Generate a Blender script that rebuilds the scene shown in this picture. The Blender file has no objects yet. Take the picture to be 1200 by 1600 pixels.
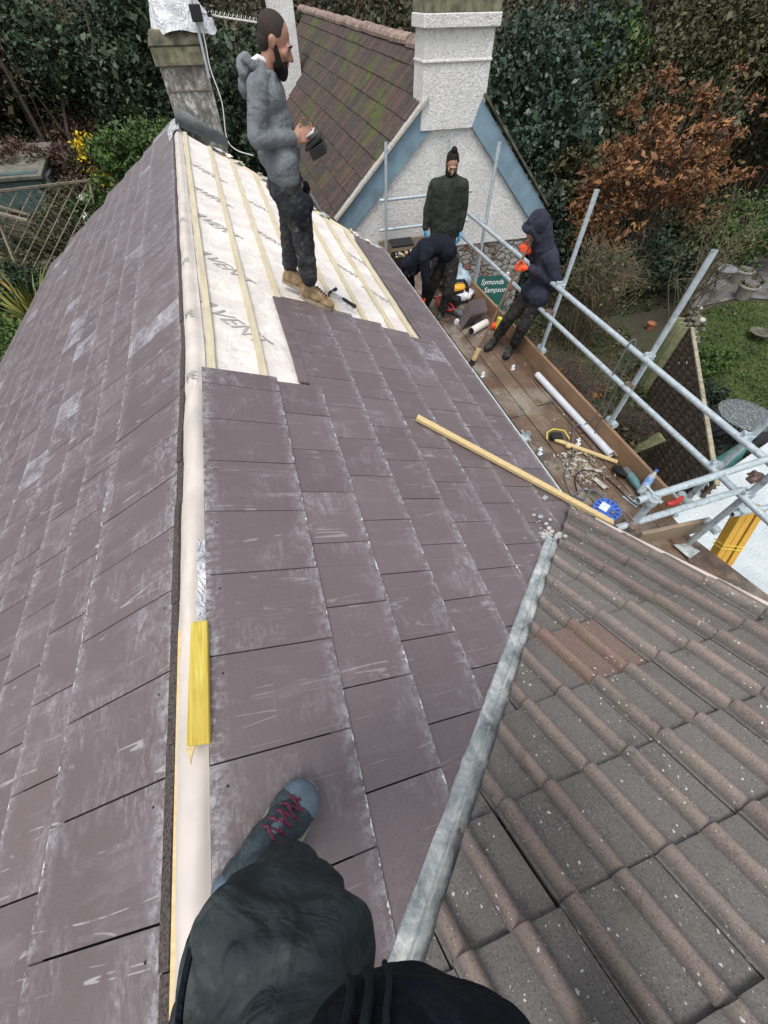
import bpy, bmesh, math, random
import numpy as np
from mathutils import Vector, Matrix, Quaternion, noise as mnoise
R = math.radians
random.seed(7); rng = np.random.default_rng(7)
S = bpy.context.scene
COL = S.collection

# ------------------------------------------------------------ camera
PITCH, YAW, ROLL, FPX = 54.0, 15.8, -0.6, 598.0
cam_d = bpy.data.cameras.new('camera'); cam = bpy.data.objects.new('camera', cam_d); COL.objects.link(cam)
sy, cy = math.sin(R(YAW)), math.cos(R(YAW)); sp, cp = math.sin(R(PITCH)), math.cos(R(PITCH))
Rv = Vector((cy, -sy, 0)); Fv = Vector((sy*cp, cy*cp, -sp)); Uv = Vector((sy*sp, cy*sp, cp))
R2 = Rv*math.cos(R(ROLL)) + Uv*math.sin(R(ROLL)); U2 = -Rv*math.sin(R(ROLL)) + Uv*math.cos(R(ROLL))
cam.matrix_world = Matrix(((R2.x, U2.x, -Fv.x, 0), (R2.y, U2.y, -Fv.y, 0), (R2.z, U2.z, -Fv.z, 0), (0, 0, 0, 1)))
cam_d.sensor_fit = 'VERTICAL'; cam_d.sensor_height = 24.0; cam_d.lens = 24.0*FPX/1600.0
cam_d.clip_start = 0.02; cam_d.clip_end = 2000
S.camera = cam
S.render.resolution_x, S.render.resolution_y = 768, 1024

# ------------------------------------------------------------ light
SUN_EL, SUN_AZ = 68.0, 212.0        # azimuth measured clockwise from +Y
w = bpy.data.worlds.new('World'); S.world = w; w.use_nodes = True
nt = w.node_tree; nt.nodes.clear()
sky = nt.nodes.new('ShaderNodeTexSky'); sky.sky_type = 'NISHITA'; sky.sun_disc = False
sky.sun_elevation = R(SUN_EL); sky.sun_rotation = R(SUN_AZ); sky.air_density = 1.0; sky.dust_density = 3.0
hs = nt.nodes.new('ShaderNodeHueSaturation'); hs.inputs['Saturation'].default_value = 0.30
bg = nt.nodes.new('ShaderNodeBackground'); bg.inputs['Strength'].default_value = 0.15
wo = nt.nodes.new('ShaderNodeOutputWorld')
nt.links.new(sky.outputs[0], hs.inputs['Color']); nt.links.new(hs.outputs[0], bg.inputs['Color']); nt.links.new(bg.outputs[0], wo.inputs[0])
sd = bpy.data.lights.new('sun', 'SUN'); sd.energy = 1.25; sd.angle = R(28); sd.color = (1.0, 0.97, 0.93)
so = bpy.data.objects.new('sun', sd); COL.objects.link(so)
so.rotation_euler = (R(90-SUN_EL), 0, R(180-SUN_AZ))
S.view_settings.view_transform = 'Standard'; S.view_settings.look = 'None'
S.view_settings.exposure = 0.55; S.view_settings.gamma = 1.0

# ------------------------------------------------------------ node helpers
class NT:
    def __init__(s, name):
        s.m = bpy.data.materials.new(name); s.m.use_nodes = True; s.t = s.m.node_tree
        s.b = s.t.nodes['Principled BSDF']
    def n(s, typ, **kw):
        nd = s.t.nodes.new('ShaderNode'+typ)
        for k, v in kw.items():
            if k[0] == '_': setattr(nd, k[1:], v)
            else:
                key = k.replace('__', ' ')
                nd.inputs[int(key[1:]) if key[0] == 'i' and key[1:].isdigit() else key].default_value = v
        return nd
    def l(s, a, b): s.t.links.new(a, b)
    def co(s, kind='Object', scale=(1, 1, 1), rot=(0, 0, 0)):
        c = s.n('TexCoord'); mp = s.n('Mapping'); mp.inputs['Scale'].default_value = scale; mp.inputs['Rotation'].default_value = rot
        s.l(c.outputs[kind], mp.inputs[0]); return mp.outputs[0]
    def noise(s, co, scale=5, detail=4, rough=.55, dist=0.):
        nd = s.n('TexNoise', Scale=scale, Detail=detail, Roughness=rough, Distortion=dist)
        if co is not None: s.l(co, nd.inputs['Vector'])
        return nd.outputs[0]
    def vor(s, co, scale=5, feature='F1', rnd=1.):
        nd = s.n('TexVoronoi', Scale=scale, Randomness=rnd); nd.feature = feature
        if co is not None: s.l(co, nd.inputs['Vector'])
        return nd
    def ramp(s, f, stops, interp='LINEAR'):
        nd = s.n('ValToRGB'); cr = nd.color_ramp; cr.interpolation = interp
        while len(cr.elements) < len(stops): cr.elements.new(.5)
        for e, (p, c) in zip(cr.elements, stops):
            e.position = p; e.color = (c[0], c[1], c[2], 1) if hasattr(c, '__len__') else (c, c, c, 1)
        s.l(f, nd.inputs[0]); return nd.outputs[0]
    def mix(s, f, a, b, typ='MIX'):
        nd = s.n('Mix'); nd.data_type = 'RGBA'; nd.blend_type = typ
        for v, i in ((f, 0), (a, 6), (b, 7)):
            if isinstance(v, (int, float)): nd.inputs[i].default_value = v
            elif isinstance(v, (tuple, list)): nd.inputs[i].default_value = (*v[:3], 1)
            else: s.l(v, nd.inputs[i])
        return nd.outputs[2]
    def math(s, op, a, b=0., c=0.):
        nd = s.n('Math'); nd.operation = op
        for i, v in enumerate((a, b, c)):
            if isinstance(v, (int, float)): nd.inputs[i].default_value = v
            else: s.l(v, nd.inputs[i])
        return nd.outputs[0]
    def island(s): return s.n('NewGeometry').outputs['Random Per Island']
    def obrand(s): return s.n('ObjectInfo').outputs['Random']
    def bump(s, h, strength=.3, dist=.01, prev=None):
        nd = s.n('Bump', Strength=strength, Distance=dist); s.l(h, nd.inputs['Height'])
        if prev is not None: s.l(prev, nd.inputs['Normal'])
        return nd.outputs[0]
    def fin(s, col=None, rough=None, nrm=None, metal=None, **kw):
        for v, k in ((col, 'Base Color'), (rough, 'Roughness'), (metal, 'Metallic')):
            if v is None: continue
            if isinstance(v, (int, float)): s.b.inputs[k].default_value = v
            elif isinstance(v, tuple): s.b.inputs[k].default_value = (*v, 1)
            else: s.l(v, s.b.inputs[k])
        if nrm is not None: s.l(nrm, s.b.inputs['Normal'])
        for k, v in kw.items(): s.b.inputs[k.replace('__', ' ')].default_value = v
        return s.m

def m_plain(name, col, rough=.7, var=.25, scale=14, bump=.15, metal=0., detail=5):
    t = NT(name); co = t.co(); f = t.noise(co, scale, detail)
    c = t.mix(t.ramp(f, [(.3, 0.), (.7, 1.)]), tuple(x*(1-var) for x in col), tuple(min(1, x*(1+var)) for x in col))
    return t.fin(c, rough, t.bump(f, bump, .01), metal)

def m_cloth(name, col, dust=(.35, .33, .30), amt=.12, fold=.5, scale=5):
    t = NT(name); co = t.co(); f = t.noise(co, 9, 5); big = t.noise(co, scale, 3, .5, 1.2); fine = t.noise(co, 260, 2)
    fold2 = t.noise(t.co(scale=(1.0, 1.0, 2.6)), scale*3.0, 3, .5, .6)
    c = t.mix(t.ramp(f, [(.35, 0.), (.75, 1.)]), tuple(x*.75 for x in col), tuple(x*1.3 for x in col))
    c = t.mix(t.math('MULTIPLY', t.ramp(t.noise(co, 16, 6, .7), [(.52, 0.), (.75, 1.)]), amt), c, dust)
    b = t.bump(fine, .25, .003); b = t.bump(big, fold, .05, b); b = t.bump(fold2, fold*.5, .02, b)
    return t.fin(c, .92, b, Specular__IOR__Level=.2)

def m_wood(name, a, b, axis=0, ring=9., dirt=0., rough=.65, dcol=(.05, .04, .035)):
    t = NT(name); sc = [1.6, 1.6, 1.6]; sc2 = [22, 22, 22]; sc[axis] = .12; sc2[axis] = .8
    g = t.noise(t.co(scale=tuple(sc)), ring*3, 4, .6, 1.2); f = t.noise(t.co(scale=tuple(sc2)), 6, 3)
    c = t.mix(t.ramp(g, [(.35, 0.), (.65, 1.)]), a, b); c = t.mix(t.math('MULTIPLY', f, .35), c, tuple(x*.55 for x in a))
    isl = t.island(); c = t.mix(t.math('MULTIPLY', isl, .30), c, tuple(x*.6 for x in a))
    if dirt: c = t.mix(t.math('MULTIPLY', t.ramp(t.noise(t.co(), 3.2, 6, .65), [(.42, 0.), (.68, 1.)]), dirt), c, dcol)
    return t.fin(c, rough, t.bump(f, .25, .004))

# ------------------------------------------------------------ mesh helpers
class MB:
    def __init__(s): s.v = []; s.f = []; s.uv = []; s.mi = []; s.has_uv = False; s.att = []
    def add(s, vs, fs, mi=0, uvs=None, att=None):
        b = len(s.v); s.v += [tuple(v) for v in vs]; s.f += [tuple(i+b for i in f) for f in fs]; s.mi += [mi]*len(fs)
        s.att += list(att) if att is not None else [0.]*len(vs)
        if uvs is not None: s.has_uv = True; s.uv += uvs
        else: s.uv += [[(0, 0)]*len(f) for f in fs]
        return s
    def box(s, c, size, rot=None, mi=0, taper=1.):
        hx, hy, hz = [x/2 for x in size]; vs = []
        for z in (-hz, hz):
            k = taper if z > 0 else 1.
            for x, y in ((-hx, -hy), (hx, -hy), (hx, hy), (-hx, hy)): vs.append(Vector((x*k, y*k, z)))
        if rot is not None: vs = [rot @ v for v in vs]
        c = Vector(c); vs = [v+c for v in vs]
        return s.add(vs, [(0, 3, 2, 1), (4, 5, 6, 7), (0, 1, 5, 4), (1, 2, 6, 5), (2, 3, 7, 6), (3, 0, 4, 7)], mi)
    def beam(s, p0, p1, w, h, up=(0, 0, 1), mi=0):
        p0, p1 = Vector(p0), Vector(p1); d = (p1-p0); L = d.length; d.normalize()
        a = Vector(up).cross(d)
        if a.length < 1e-4: a = Vector((1, 0, 0)).cross(d)
        a.normalize(); u = d.cross(a)
        M = Matrix((d, a, u)).transposed(); return s.box((p0+p1)/2, (L, w, h), M, mi)
    def tube(s, pts, r, seg=12, cap=True, mi=0):
        pts = [Vector(p) for p in pts]; rs = r if hasattr(r, '__len__') else [r]*len(pts)
        vs = []; n0 = None
        for i, p in enumerate(pts):
            d = (pts[min(i+1, len(pts)-1)]-pts[max(i-1, 0)]).normalized()
            if n0 is None: n0 = d.orthogonal().normalized()
            n0 = (n0-d*n0.dot(d)).normalized(); b = d.cross(n0)
            for k in range(seg):
                a = 2*math.pi*k/seg; vs.append(p+(n0*math.cos(a)+b*math.sin(a))*rs[i])
        fs = []
        for i in range(len(pts)-1):
            for k in range(seg): fs.append((i*seg+k, i*seg+(k+1) % seg, (i+1)*seg+(k+1) % seg, (i+1)*seg+k))
        if cap: fs.append(tuple(reversed(range(seg)))); fs.append(tuple((len(pts)-1)*seg+k for k in range(seg)))
        return s.add(vs, fs, mi)
    def pipe(s, p0, p1, r, th=.004, seg=18, mi=0):      # open ended tube with wall
        p0, p1 = Vector(p0), Vector(p1); d = (p1-p0).normalized(); n0 = d.orthogonal().normalized(); b = d.cross(n0); vs = []
        for p, rr in ((p0, r), (p1, r), (p1, r-th), (p0, r-th)):
            for k in range(seg): a = 2*math.pi*k/seg; vs.append(p+(n0*math.cos(a)+b*math.sin(a))*rr)
        fs = []
        for i in range(4):
            j = (i+1) % 4
            for k in range(seg): fs.append((i*seg+k, i*seg+(k+1) % seg, j*seg+(k+1) % seg, j*seg+k))
        return s.add(vs, fs, mi)
    def ell(s, c, r, rot=None, seg=12, ring=8, mi=0, disp=0.):
        c = Vector(c); vs = []; fs = []
        for i in range(ring+1):
            th = math.pi*i/ring
            for k in range(seg):
                a = 2*math.pi*k/seg; v = Vector((math.sin(th)*math.cos(a)*r[0], math.sin(th)*math.sin(a)*r[1], math.cos(th)*r[2]))
                if disp: v *= 1+disp*mnoise.noise(v*(3/max(r))+c*9)
                if rot is not None: v = rot @ v
                vs.append(v+c)
        for i in range(ring):
            for k in range(seg): fs.append((i*seg+k, (i+1)*seg+k, (i+1)*seg+(k+1) % seg, i*seg+(k+1) % seg))
        return s.add(vs, fs, mi)
    def lathe(s, prof, c, axis=(0, 0, 1), seg=20, mi=0):
        q = Vector((0, 0, 1)).rotation_difference(Vector(axis).normalized()); c = Vector(c); vs = []; fs = []
        for r, z in prof:
            for k in range(seg): a = 2*math.pi*k/seg; vs.append(c+q @ Vector((r*math.cos(a), r*math.sin(a), z)))
        for i in range(len(prof)-1):
            for k in range(seg): fs.append((i*seg+k, i*seg+(k+1) % seg, (i+1)*seg+(k+1) % seg, (i+1)*seg+k))
        fs.append(tuple(reversed(range(seg)))); fs.append(tuple((len(prof)-1)*seg+k for k in range(seg)))
        return s.add(vs, fs, mi)
    def prism(s, poly, d, mi=0):
        n = len(poly); d = Vector(d); vs = [Vector(p) for p in poly]+[Vector(p)+d for p in poly]
        fs = [tuple(range(n)), tuple(reversed(range(n, 2*n)))]+[(i, n+i, n+(i+1) % n, (i+1) % n) for i in range(n)]
        return s.add(vs, fs, mi)
    def build(s, name, mats, parent=None, smooth=False, bevel=0., origin=None):
        me = bpy.data.meshes.new(name); vs = s.v
        if origin is not None:
            o = Vector(origin); vs = [tuple(Vector(v)-o) for v in vs]
        me.from_pydata(vs, [], s.f)
        for m in (mats if isinstance(mats, (list, tuple)) else [mats]): me.materials.append(m)
        me.polygons.foreach_set('material_index', s.mi)
        if s.has_uv:
            ul = me.uv_layers.new(name='UVMap'); ul.data.foreach_set('uv', np.array([c for f in s.uv for c in f], dtype=np.float32).ravel())
            at = me.attributes.new('h', 'FLOAT', 'POINT'); at.data.foreach_set('value', np.array(s.att, dtype=np.float32))
        if smooth: me.polygons.foreach_set('use_smooth', [True]*len(me.polygons))
        bm = bmesh.new(); bm.from_mesh(me); bmesh.ops.recalc_face_normals(bm, faces=bm.faces)
        if bevel: bmesh.ops.bevel(bm, geom=[e for e in bm.edges if e.calc_face_angle(0) > .6], offset=bevel, segments=1, affect='EDGES', profile=.7)
        bm.to_mesh(me); bm.free()
        if smooth:
            try: me.set_sharp_from_angle(angle=R(50))
            except Exception: pass
        return link(bpy.data.objects.new(name, me), parent, origin)

def link(o, parent=None, loc=None):
    COL.objects.link(o)
    if loc is not None: o.location = loc
    if parent is not None:
        o.parent = parent
        o.matrix_parent_inverse = Matrix.Translation(-wl(parent))
        o.matrix_parent_inverse = Matrix.Translation(-wl(parent))
    return o
def wl(o):
    v = Vector(o.location); p = o.parent
    if p is not None: v = v + (o.matrix_parent_inverse.translation + wl(p))
    return v
def tag(o, label=None, cat=None, group=None, kind=None):
    if label: o['label'] = label
    if cat: o['category'] = cat
    if group: o['group'] = group
    if kind: o['kind'] = kind
    return o
def thing(name, loc, label, cat, group=None):
    o = bpy.data.objects.new(name, None); o.empty_display_size = .1; link(o, None, loc); return tag(o, label, cat, group)
def kids(o): return [c for c in bpy.data.objects if c.parent == o]
def copy_tree(o, parent=None):
    c = o.copy(); COL.objects.link(c)
    if parent is not None: c.parent = parent
    for ch in kids(o): copy_tree(ch, c)
    return c
def interp(pts, n):           # catmull-rom
    P = [Vector(p) for p in pts]; P = [P[0]*2-P[1]]+P+[P[-1]*2-P[-2]]; out = []
    for i in range(1, len(P)-2):
        for k in range(n):
            t = k/n; a, b, c, d = P[i-1:i+3]
            out.append(.5*((2*b)+(c-a)*t+(2*a-5*b+4*c-d)*t*t+(-a+3*b-3*c+d)*t**3))
    out.append(P[-2]); return out

def clay(parts, name, mat, parent=None, voxel=.008, smooth=4, disp=0., dscale=.08, origin=None):
    """one continuous skin grown over tapered limbs and lumps"""
    mb = MB()
    for p in parts:
        if p[0] == 'c':
            _, a, b, ra, rb = p; a, b = Vector(a), Vector(b); d = b-a; L = max(d.length, 1e-5); d = d/L
            q = Vector((0, 0, 1)).rotation_difference(d); n = 5; prof = []
            for i in range(n+1): t = math.pi/2*(i/n); prof.append((max(math.sin(t)*ra, 1e-5), -math.cos(t)*ra))
            for i in range(n+1): t = math.pi/2*(i/n); prof.append((max(math.cos(t)*rb, 1e-5), L+math.sin(t)*rb))
            mb.lathe(prof, a, d, 14)
        elif p[0] == 'e':
            mb.ell(p[1], p[2], p[3] if len(p) > 3 else None, 18, 12)
        elif p[0] == 'b': mb.box(p[1], p[2], p[3] if len(p) > 3 else None)
    me = bpy.data.meshes.new(name)
    og = Vector(origin) if origin is not None else Vector((0, 0, 0))
    me.from_pydata([tuple(Vector(v)-og) for v in mb.v], [], mb.f)
    bm = bmesh.new(); bm.from_mesh(me); bmesh.ops.remove_doubles(bm, verts=bm.verts, dist=1e-5); bmesh.ops.recalc_face_normals(bm, faces=bm.faces); bm.to_mesh(me); bm.free()
    o = bpy.data.objects.new(name, me); COL.objects.link(o)
    m = o.modifiers.new('r', 'REMESH'); m.mode = 'VOXEL'; m.voxel_size = voxel
    if smooth: m = o.modifiers.new('s', 'SMOOTH'); m.iterations = smooth; m.factor = .6
    if disp:
        for k, (sc, st) in enumerate(((dscale, disp), (dscale*.4, disp*.45))):
            tx = bpy.data.textures.new('folds', 'CLOUDS'); tx.noise_scale = sc; tx.noise_depth = 1
            m = o.modifiers.new('d', 'DISPLACE'); m.texture = tx; m.strength = st; m.mid_level = .5
    dg = bpy.context.evaluated_depsgraph_get(); dg.update()
    ev = o.evaluated_get(dg); me2 = bpy.data.meshes.new_from_object(ev); COL.objects.unlink(o); bpy.data.objects.remove(o)
    me2.name = name; me2.materials.clear(); me2.materials.append(mat)
    me2.polygons.foreach_set('use_smooth', [True]*len(me2.polygons))
    return link(bpy.data.objects.new(name, me2), parent, og)

# ------------------------------------------------------------ materials
def slate_material(name='purple_fibre_slate', K=.7):
    t = NT(name)
    uv = t.n('UVMap'); uv.uv_map = 'UVMap'; UVo = uv.outputs[0]; ob = t.co(); isl = t.island()
    base = t.mix(isl, (.100, .073, .075), (.134, .101, .103))
    speck = t.noise(ob, 170, 2); base = t.mix(t.ramp(speck, [(.32, 1.), (.45, 0.)]), base, (.075, .058, .064))
    cloud = t.noise(ob, 2.6, 5, .6); base = t.mix(t.math('MULTIPLY', cloud, .45), base, (.185, .160, .172))
    # boot and handling scuffs: chalky bloom
    off = t.n('VectorMath'); off.operation = 'MULTIPLY_ADD'; t.l(ob, off.inputs[0]); off.inputs[1].default_value = (1, 1, 1)
    cmb = t.n('CombineXYZ'); t.l(t.math('MULTIPLY', isl, 7.), cmb.inputs[0]); t.l(t.math('MULTIPLY', isl, 3.), cmb.inputs[1]); t.l(cmb.outputs[0], off.inputs[2])
    mp = t.n('Mapping'); mp.inputs['Scale'].default_value = (1.3, .5, 1.3); mp.inputs['Rotation'].default_value = (0, 0, R(35)); t.l(off.outputs[0], mp.inputs[0])
    st = t.noise(mp.outputs[0], 26, 8, .75, .8); msk = t.noise(off.outputs[0], 3.4, 3, .5)
    sc = t.math('MULTIPLY', t.ramp(st, [(.46, 0.), (.68, 1.)]), t.ramp(msk, [(.50-.05*(K > 1), 0.), (.66, 1.)]))
    fz = t.ramp(t.noise(off.outputs[0], 75, 4, .8), [(.36, .15), (.62, 1.)]); sc = t.math('MULTIPLY', sc, fz)
    c = t.mix(t.math('MULTIPLY', sc, .85*K), base, (.44, .42, .44))
    # a few slates heavily bloomed
    hv = t.math('MULTIPLY', t.math('MULTIPLY', t.math('GREATER_THAN', isl, .985 if K < 1 else .93), t.ramp(t.noise(ob, 5, 6, .7), [(.42, 0.), (.6, 1.)])), t.ramp(st, [(.38, .25), (.6, 1.)]))
    c = t.mix(t.math('MULTIPLY', hv, .7), c, (.46, .47, .53))
    # broad downslope wipes
    mp3 = t.n('Mapping'); mp3.inputs['Scale'].default_value = (.35, 2.2, .35); t.l(ob, mp3.inputs[0])
    wp = t.noise(mp3.outputs[0], 6, 6, .7, .4); c = t.mix(t.math('MULTIPLY', t.ramp(wp, [(.55, 0.), (.75, 1.)]), .20*K), c, (.40, .38, .40))
    # thin scratches
    for (sx, s2, wdt, ang, amt) in ((.22, 3.4, .004, 6, .42), (.22, 3.0, .0025, -24, .28)):
        mp2 = t.n('Mapping'); mp2.inputs['Scale'].default_value = (sx, s2, sx); mp2.inputs['Rotation'].default_value = (0, 0, R(ang)); t.l(ob, mp2.inputs[0])
        n = t.noise(mp2.outputs[0], 2.3, 2, .4)
        d = t.math('ABSOLUTE', t.math('SUBTRACT', n, .5))
        ln = t.math('MULTIPLY', t.math('LESS_THAN', d, wdt), t.ramp(t.noise(ob, 9, 3), [(.5, 0.), (.58, 1.)]))
        c = t.mix(t.math('MULTIPLY', ln, amt*K), c, (.5, .48, .48))
    # chipped pale edges along lower edge and corners (uv.y metres from lower edge, uv.x metres from side)
    sx = t.n('SeparateXYZ'); t.l(UVo, sx.inputs[0]); U, V = sx.outputs[0], sx.outputs[1]
    en = t.noise(ob, 24, 4, .7)
    e1 = t.math('LESS_THAN', V, t.math('MULTIPLY', t.math('SUBTRACT', en, .535), .065))
    c = t.mix(e1, c, (.60, .59, .60))
    nb = t.noise(ob, 30, 6, .8); e2 = t.math('MULTIPLY', t.ramp(V, [(.0, 1.), (.055, 0.)]), t.ramp(nb, [(.45, 0.), (.65, 1.)])); c = t.mix(t.math('MULTIPLY', e2, .6), c, (.45, .44, .46))
    e3 = t.math('MULTIPLY', t.ramp(V, [(.36, 0.), (.42, 1.)]), t.ramp(nb, [(.46, 0.), (.62, 1.)])); c = t.mix(t.math('MULTIPLY', e3, .75), c, (.46, .45, .47))
    vd = t.n('VectorMath'); vd.operation = 'DISTANCE'; t.l(UVo, vd.inputs[0]); vd.inputs[1].default_value = (.255, .375, 0); c = t.mix(t.math('LESS_THAN', vd.outputs['Value'], .0042), c, (.004, .004, .004))
    rg = t.mix(cloud, (.42, .42, .42), (.62, .62, .62))
    return t.fin(c, rg, t.bump(t.noise(ob, 130, 4, .7), .12, .002), Specular__IOR__Level=.55)
M = {}
M['slate'] = slate_material(); M['slate_scuffed'] = slate_material('scuffed_purple_fibre_slate', 1.1)
M['deck'] = m_plain('joint_shade_deck', (.028, .024, .024), .95, .4, 40)  # near-black colour stands in for shade inside slate and tile gaps
def mk_membrane():
    t = NT('breather_membrane'); co = t.co(); f = t.noise(co, 3.5, 5, .6, .6); w2 = t.noise(t.co(scale=(1, .35, 1), rot=(0, 0, .5)), 9, 4, .6, 1.)
    c = t.mix(t.ramp(f, [(.4, 0.), (.65, 1.)]), (.64, .59, .55), (.78, .74, .69)); c = t.mix(t.ramp(t.noise(co, 14, 6, .75), [(.54, 0.), (.72, .55)]), c, (.36, .32, .29))
    return t.fin(c, .62, t.bump(w2, .55, .02, t.bump(f, .4, .02)))
M['membrane'] = mk_membrane(); M['membrane_beige'] = m_plain('beige_ridge_membrane', (.54, .49, .445), .6, .14, 5, .6)
M['ink'] = m_plain('printed_grey_ink', (.34, .33, .32), .7, .25, 30)
M['batten'] = m_wood('batten_softwood', (.74, .66, .47), (.62, .53, .34), 1, 9, .25, dcol=(.25, .22, .17))
M['battenx'] = m_wood('pale_softwood', (.74, .58, .30), (.60, .43, .19), 0, 9, .08)
M['yellow_wood'] = m_wood('yellow_ridge_timber', (.86, .72, .16), (.62, .42, .03), 1, 16, .35, dcol=(.50, .30, .05))
M['orange_wood'] = m_wood('fresh_yellow_timber', (.72, .42, .06), (.58, .30, .04), 2, 9, .05)
def mk_board():
    t = NT('scaffold_board'); g = t.noise(t.co(scale=(14, .7, 14)), 4, 5, .6, .8); co = t.co(); isl = t.island()
    c = t.mix(t.ramp(g, [(.3, 0.), (.7, 1.)]), (.060, .036, .024), (.175, .105, .068)); c = t.mix(t.math('MULTIPLY', t.obrand(), .6), c, (.17, .12, .08))
    d = t.ramp(t.noise(co, 2.2, 6, .65), [(.46, 0.), (.60, 1.)]); c = t.mix(t.math('MULTIPLY', d, .7), c, (.27, .245, .20))
    d2 = t.ramp(t.noise(co, 3.5, 7, .75), [(.50, 0.), (.62, 1.)]); c = t.mix(t.math('MULTIPLY', d2, .75), c, (.035, .028, .024))
    d3 = t.ramp(t.noise(co, 7, 8, .85), [(.58, 0.), (.66, 1.)]); c = t.mix(t.math('MULTIPLY', d3, .5), c, (.5, .47, .42))
    return t.fin(c, t.mix(d, (.45, .45, .45), (.75, .75, .75)), t.bump(g, .4, .005))
M['board'] = mk_board()
M['toeboard'] = m_wood('toe_board', (.42, .26, .15), (.30, .18, .10), 1, 7, .35, .7, (.10, .07, .05))
M['toeboard2'] = m_wood('toe_board_end', (.42, .32, .22), (.30, .22, .15), 0, 7, .3)
def mk_steel():
    t = NT('galvanised_tube'); co = t.co(); f = t.noise(co, 30, 5, .6); v = t.vor(co, 60).outputs['Color']
    c = t.mix(t.ramp(f, [(.35, 0.), (.7, 1.)]), (.40, .47, .50), (.58, .65, .68)); c = t.mix(t.ramp(t.noise(co, 11, 7, .8), [(.55, 0.), (.66, .8)]), c, (.20, .18, .165))
    return t.fin(c, .42, t.bump(f, .15, .003), .35)
M['steel'] = mk_steel()
M['rusty'] = m_plain('rusty_fitting', (.22, .16, .13), .6, .5, 40, .3, .5)
def mk_lead():
    t = NT('weathered_lead'); co = t.co(); f = t.noise(co, 9, 8, .75, .5)
    c = t.ramp(f, [(.32, (.13, .15, .155)), (.44, (.29, .325, .33)), (.54, (.44, .47, .465)), (.64, (.68, .67, .63))])
    return t.fin(c, .55, t.bump(t.noise(co, 28, 7, .75, 1.), .7, .012), .1)
M['lead'] = mk_lead()
M['dark_lead'] = m_plain('new_dark_lead', (.030, .038, .042), .45, .35, 9, .5, .2)
M['mortar'] = m_plain('old_mortar', (.40, .38, .34), .95, .4, 40, .6)
M['crumb'] = m_plain('crumbly_mortar_edge', (.075, .06, .055), .95, .75, 130, 1.)
M['white_trim'] = m_plain('pale_fascia', (.62, .60, .57), .6, .12, 20)
M['pink_trim'] = m_plain('pinkish_verge_board', (.60, .50, .45), .7, .15, 14)
M['plastic_grey'] = m_plain('pale_green_grey_plastic', (.42, .50, .50), .4, .15, 12)
def mk_pantile():
    t = NT('concrete_pantile'); co = t.co(); isl = t.island(); at = t.n('Attribute'); at.attribute_name = 'h'; h = at.outputs['Fac']
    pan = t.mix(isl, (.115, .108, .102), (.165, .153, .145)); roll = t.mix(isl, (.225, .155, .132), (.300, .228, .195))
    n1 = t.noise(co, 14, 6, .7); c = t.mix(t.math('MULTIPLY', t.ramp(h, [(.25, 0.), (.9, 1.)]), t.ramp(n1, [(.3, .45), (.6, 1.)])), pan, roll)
    c = t.mix(t.math('MULTIPLY', t.ramp(t.noise(co, 4, 6, .75), [(.42, 0.), (.62, 1.)]), .45), c, (.17, .165, .155)); c = t.mix(t.math('MULTIPLY', t.ramp(t.noise(co, 6, 6, .75, 1.), [(.54, 0.), (.66, 1.)]), .5), c, (.055, .05, .047))
    red = t.math('GREATER_THAN', isl, .975); c = t.mix(t.math('MULTIPLY', red, .45), c, (.22, .095, .06))
    c = t.mix(t.ramp(t.noise(co, 150, 3, .8), [(.5, 0.), (.68, .75)]), c, (.25, .21, .185)); c = t.mix(t.ramp(t.noise(co, 190, 3, .8), [(.34, .8), (.46, 0.)]), c, (.03, .027, .026))
    c = t.mix(t.math('MULTIPLY', t.ramp(t.noise(co, 7, 5), [(.56, 0.), (.7, 1.)]), .28), c, (.15, .155, .085))
    dn = t.n('TexNoise', Scale=60., Detail=3.); t.l(co, dn.inputs['Vector']); dv = t.n('VectorMath'); dv.operation = 'MULTIPLY_ADD'; t.l(dn.outputs['Color'], dv.inputs[0]); dv.inputs[1].default_value = (.02, .02, .02); t.l(co, dv.inputs[2])
    v = t.vor(dv.outputs[0], 34, rnd=1.); vm = t.math('MULTIPLY', t.math('LESS_THAN', v.outputs['Distance'], .125), t.math('GREATER_THAN', t.noise(co, 6, 3), .50))
    v2 = t.vor(dv.outputs[0], 85, rnd=1.); vm2 = t.math('MULTIPLY', t.math('LESS_THAN', v2.outputs['Distance'], .11), t.math('GREATER_THAN', t.noise(co, 9, 3), .5))
    c = t.mix(t.math('MAXIMUM', vm, vm2), c, (.55, .55, .52))
    return t.fin(c, .9, t.bump(t.noise(co, 120, 4, .8), .55, .004, t.bump(n1, .3, .01)))
M['pantile'] = mk_pantile()
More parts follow.
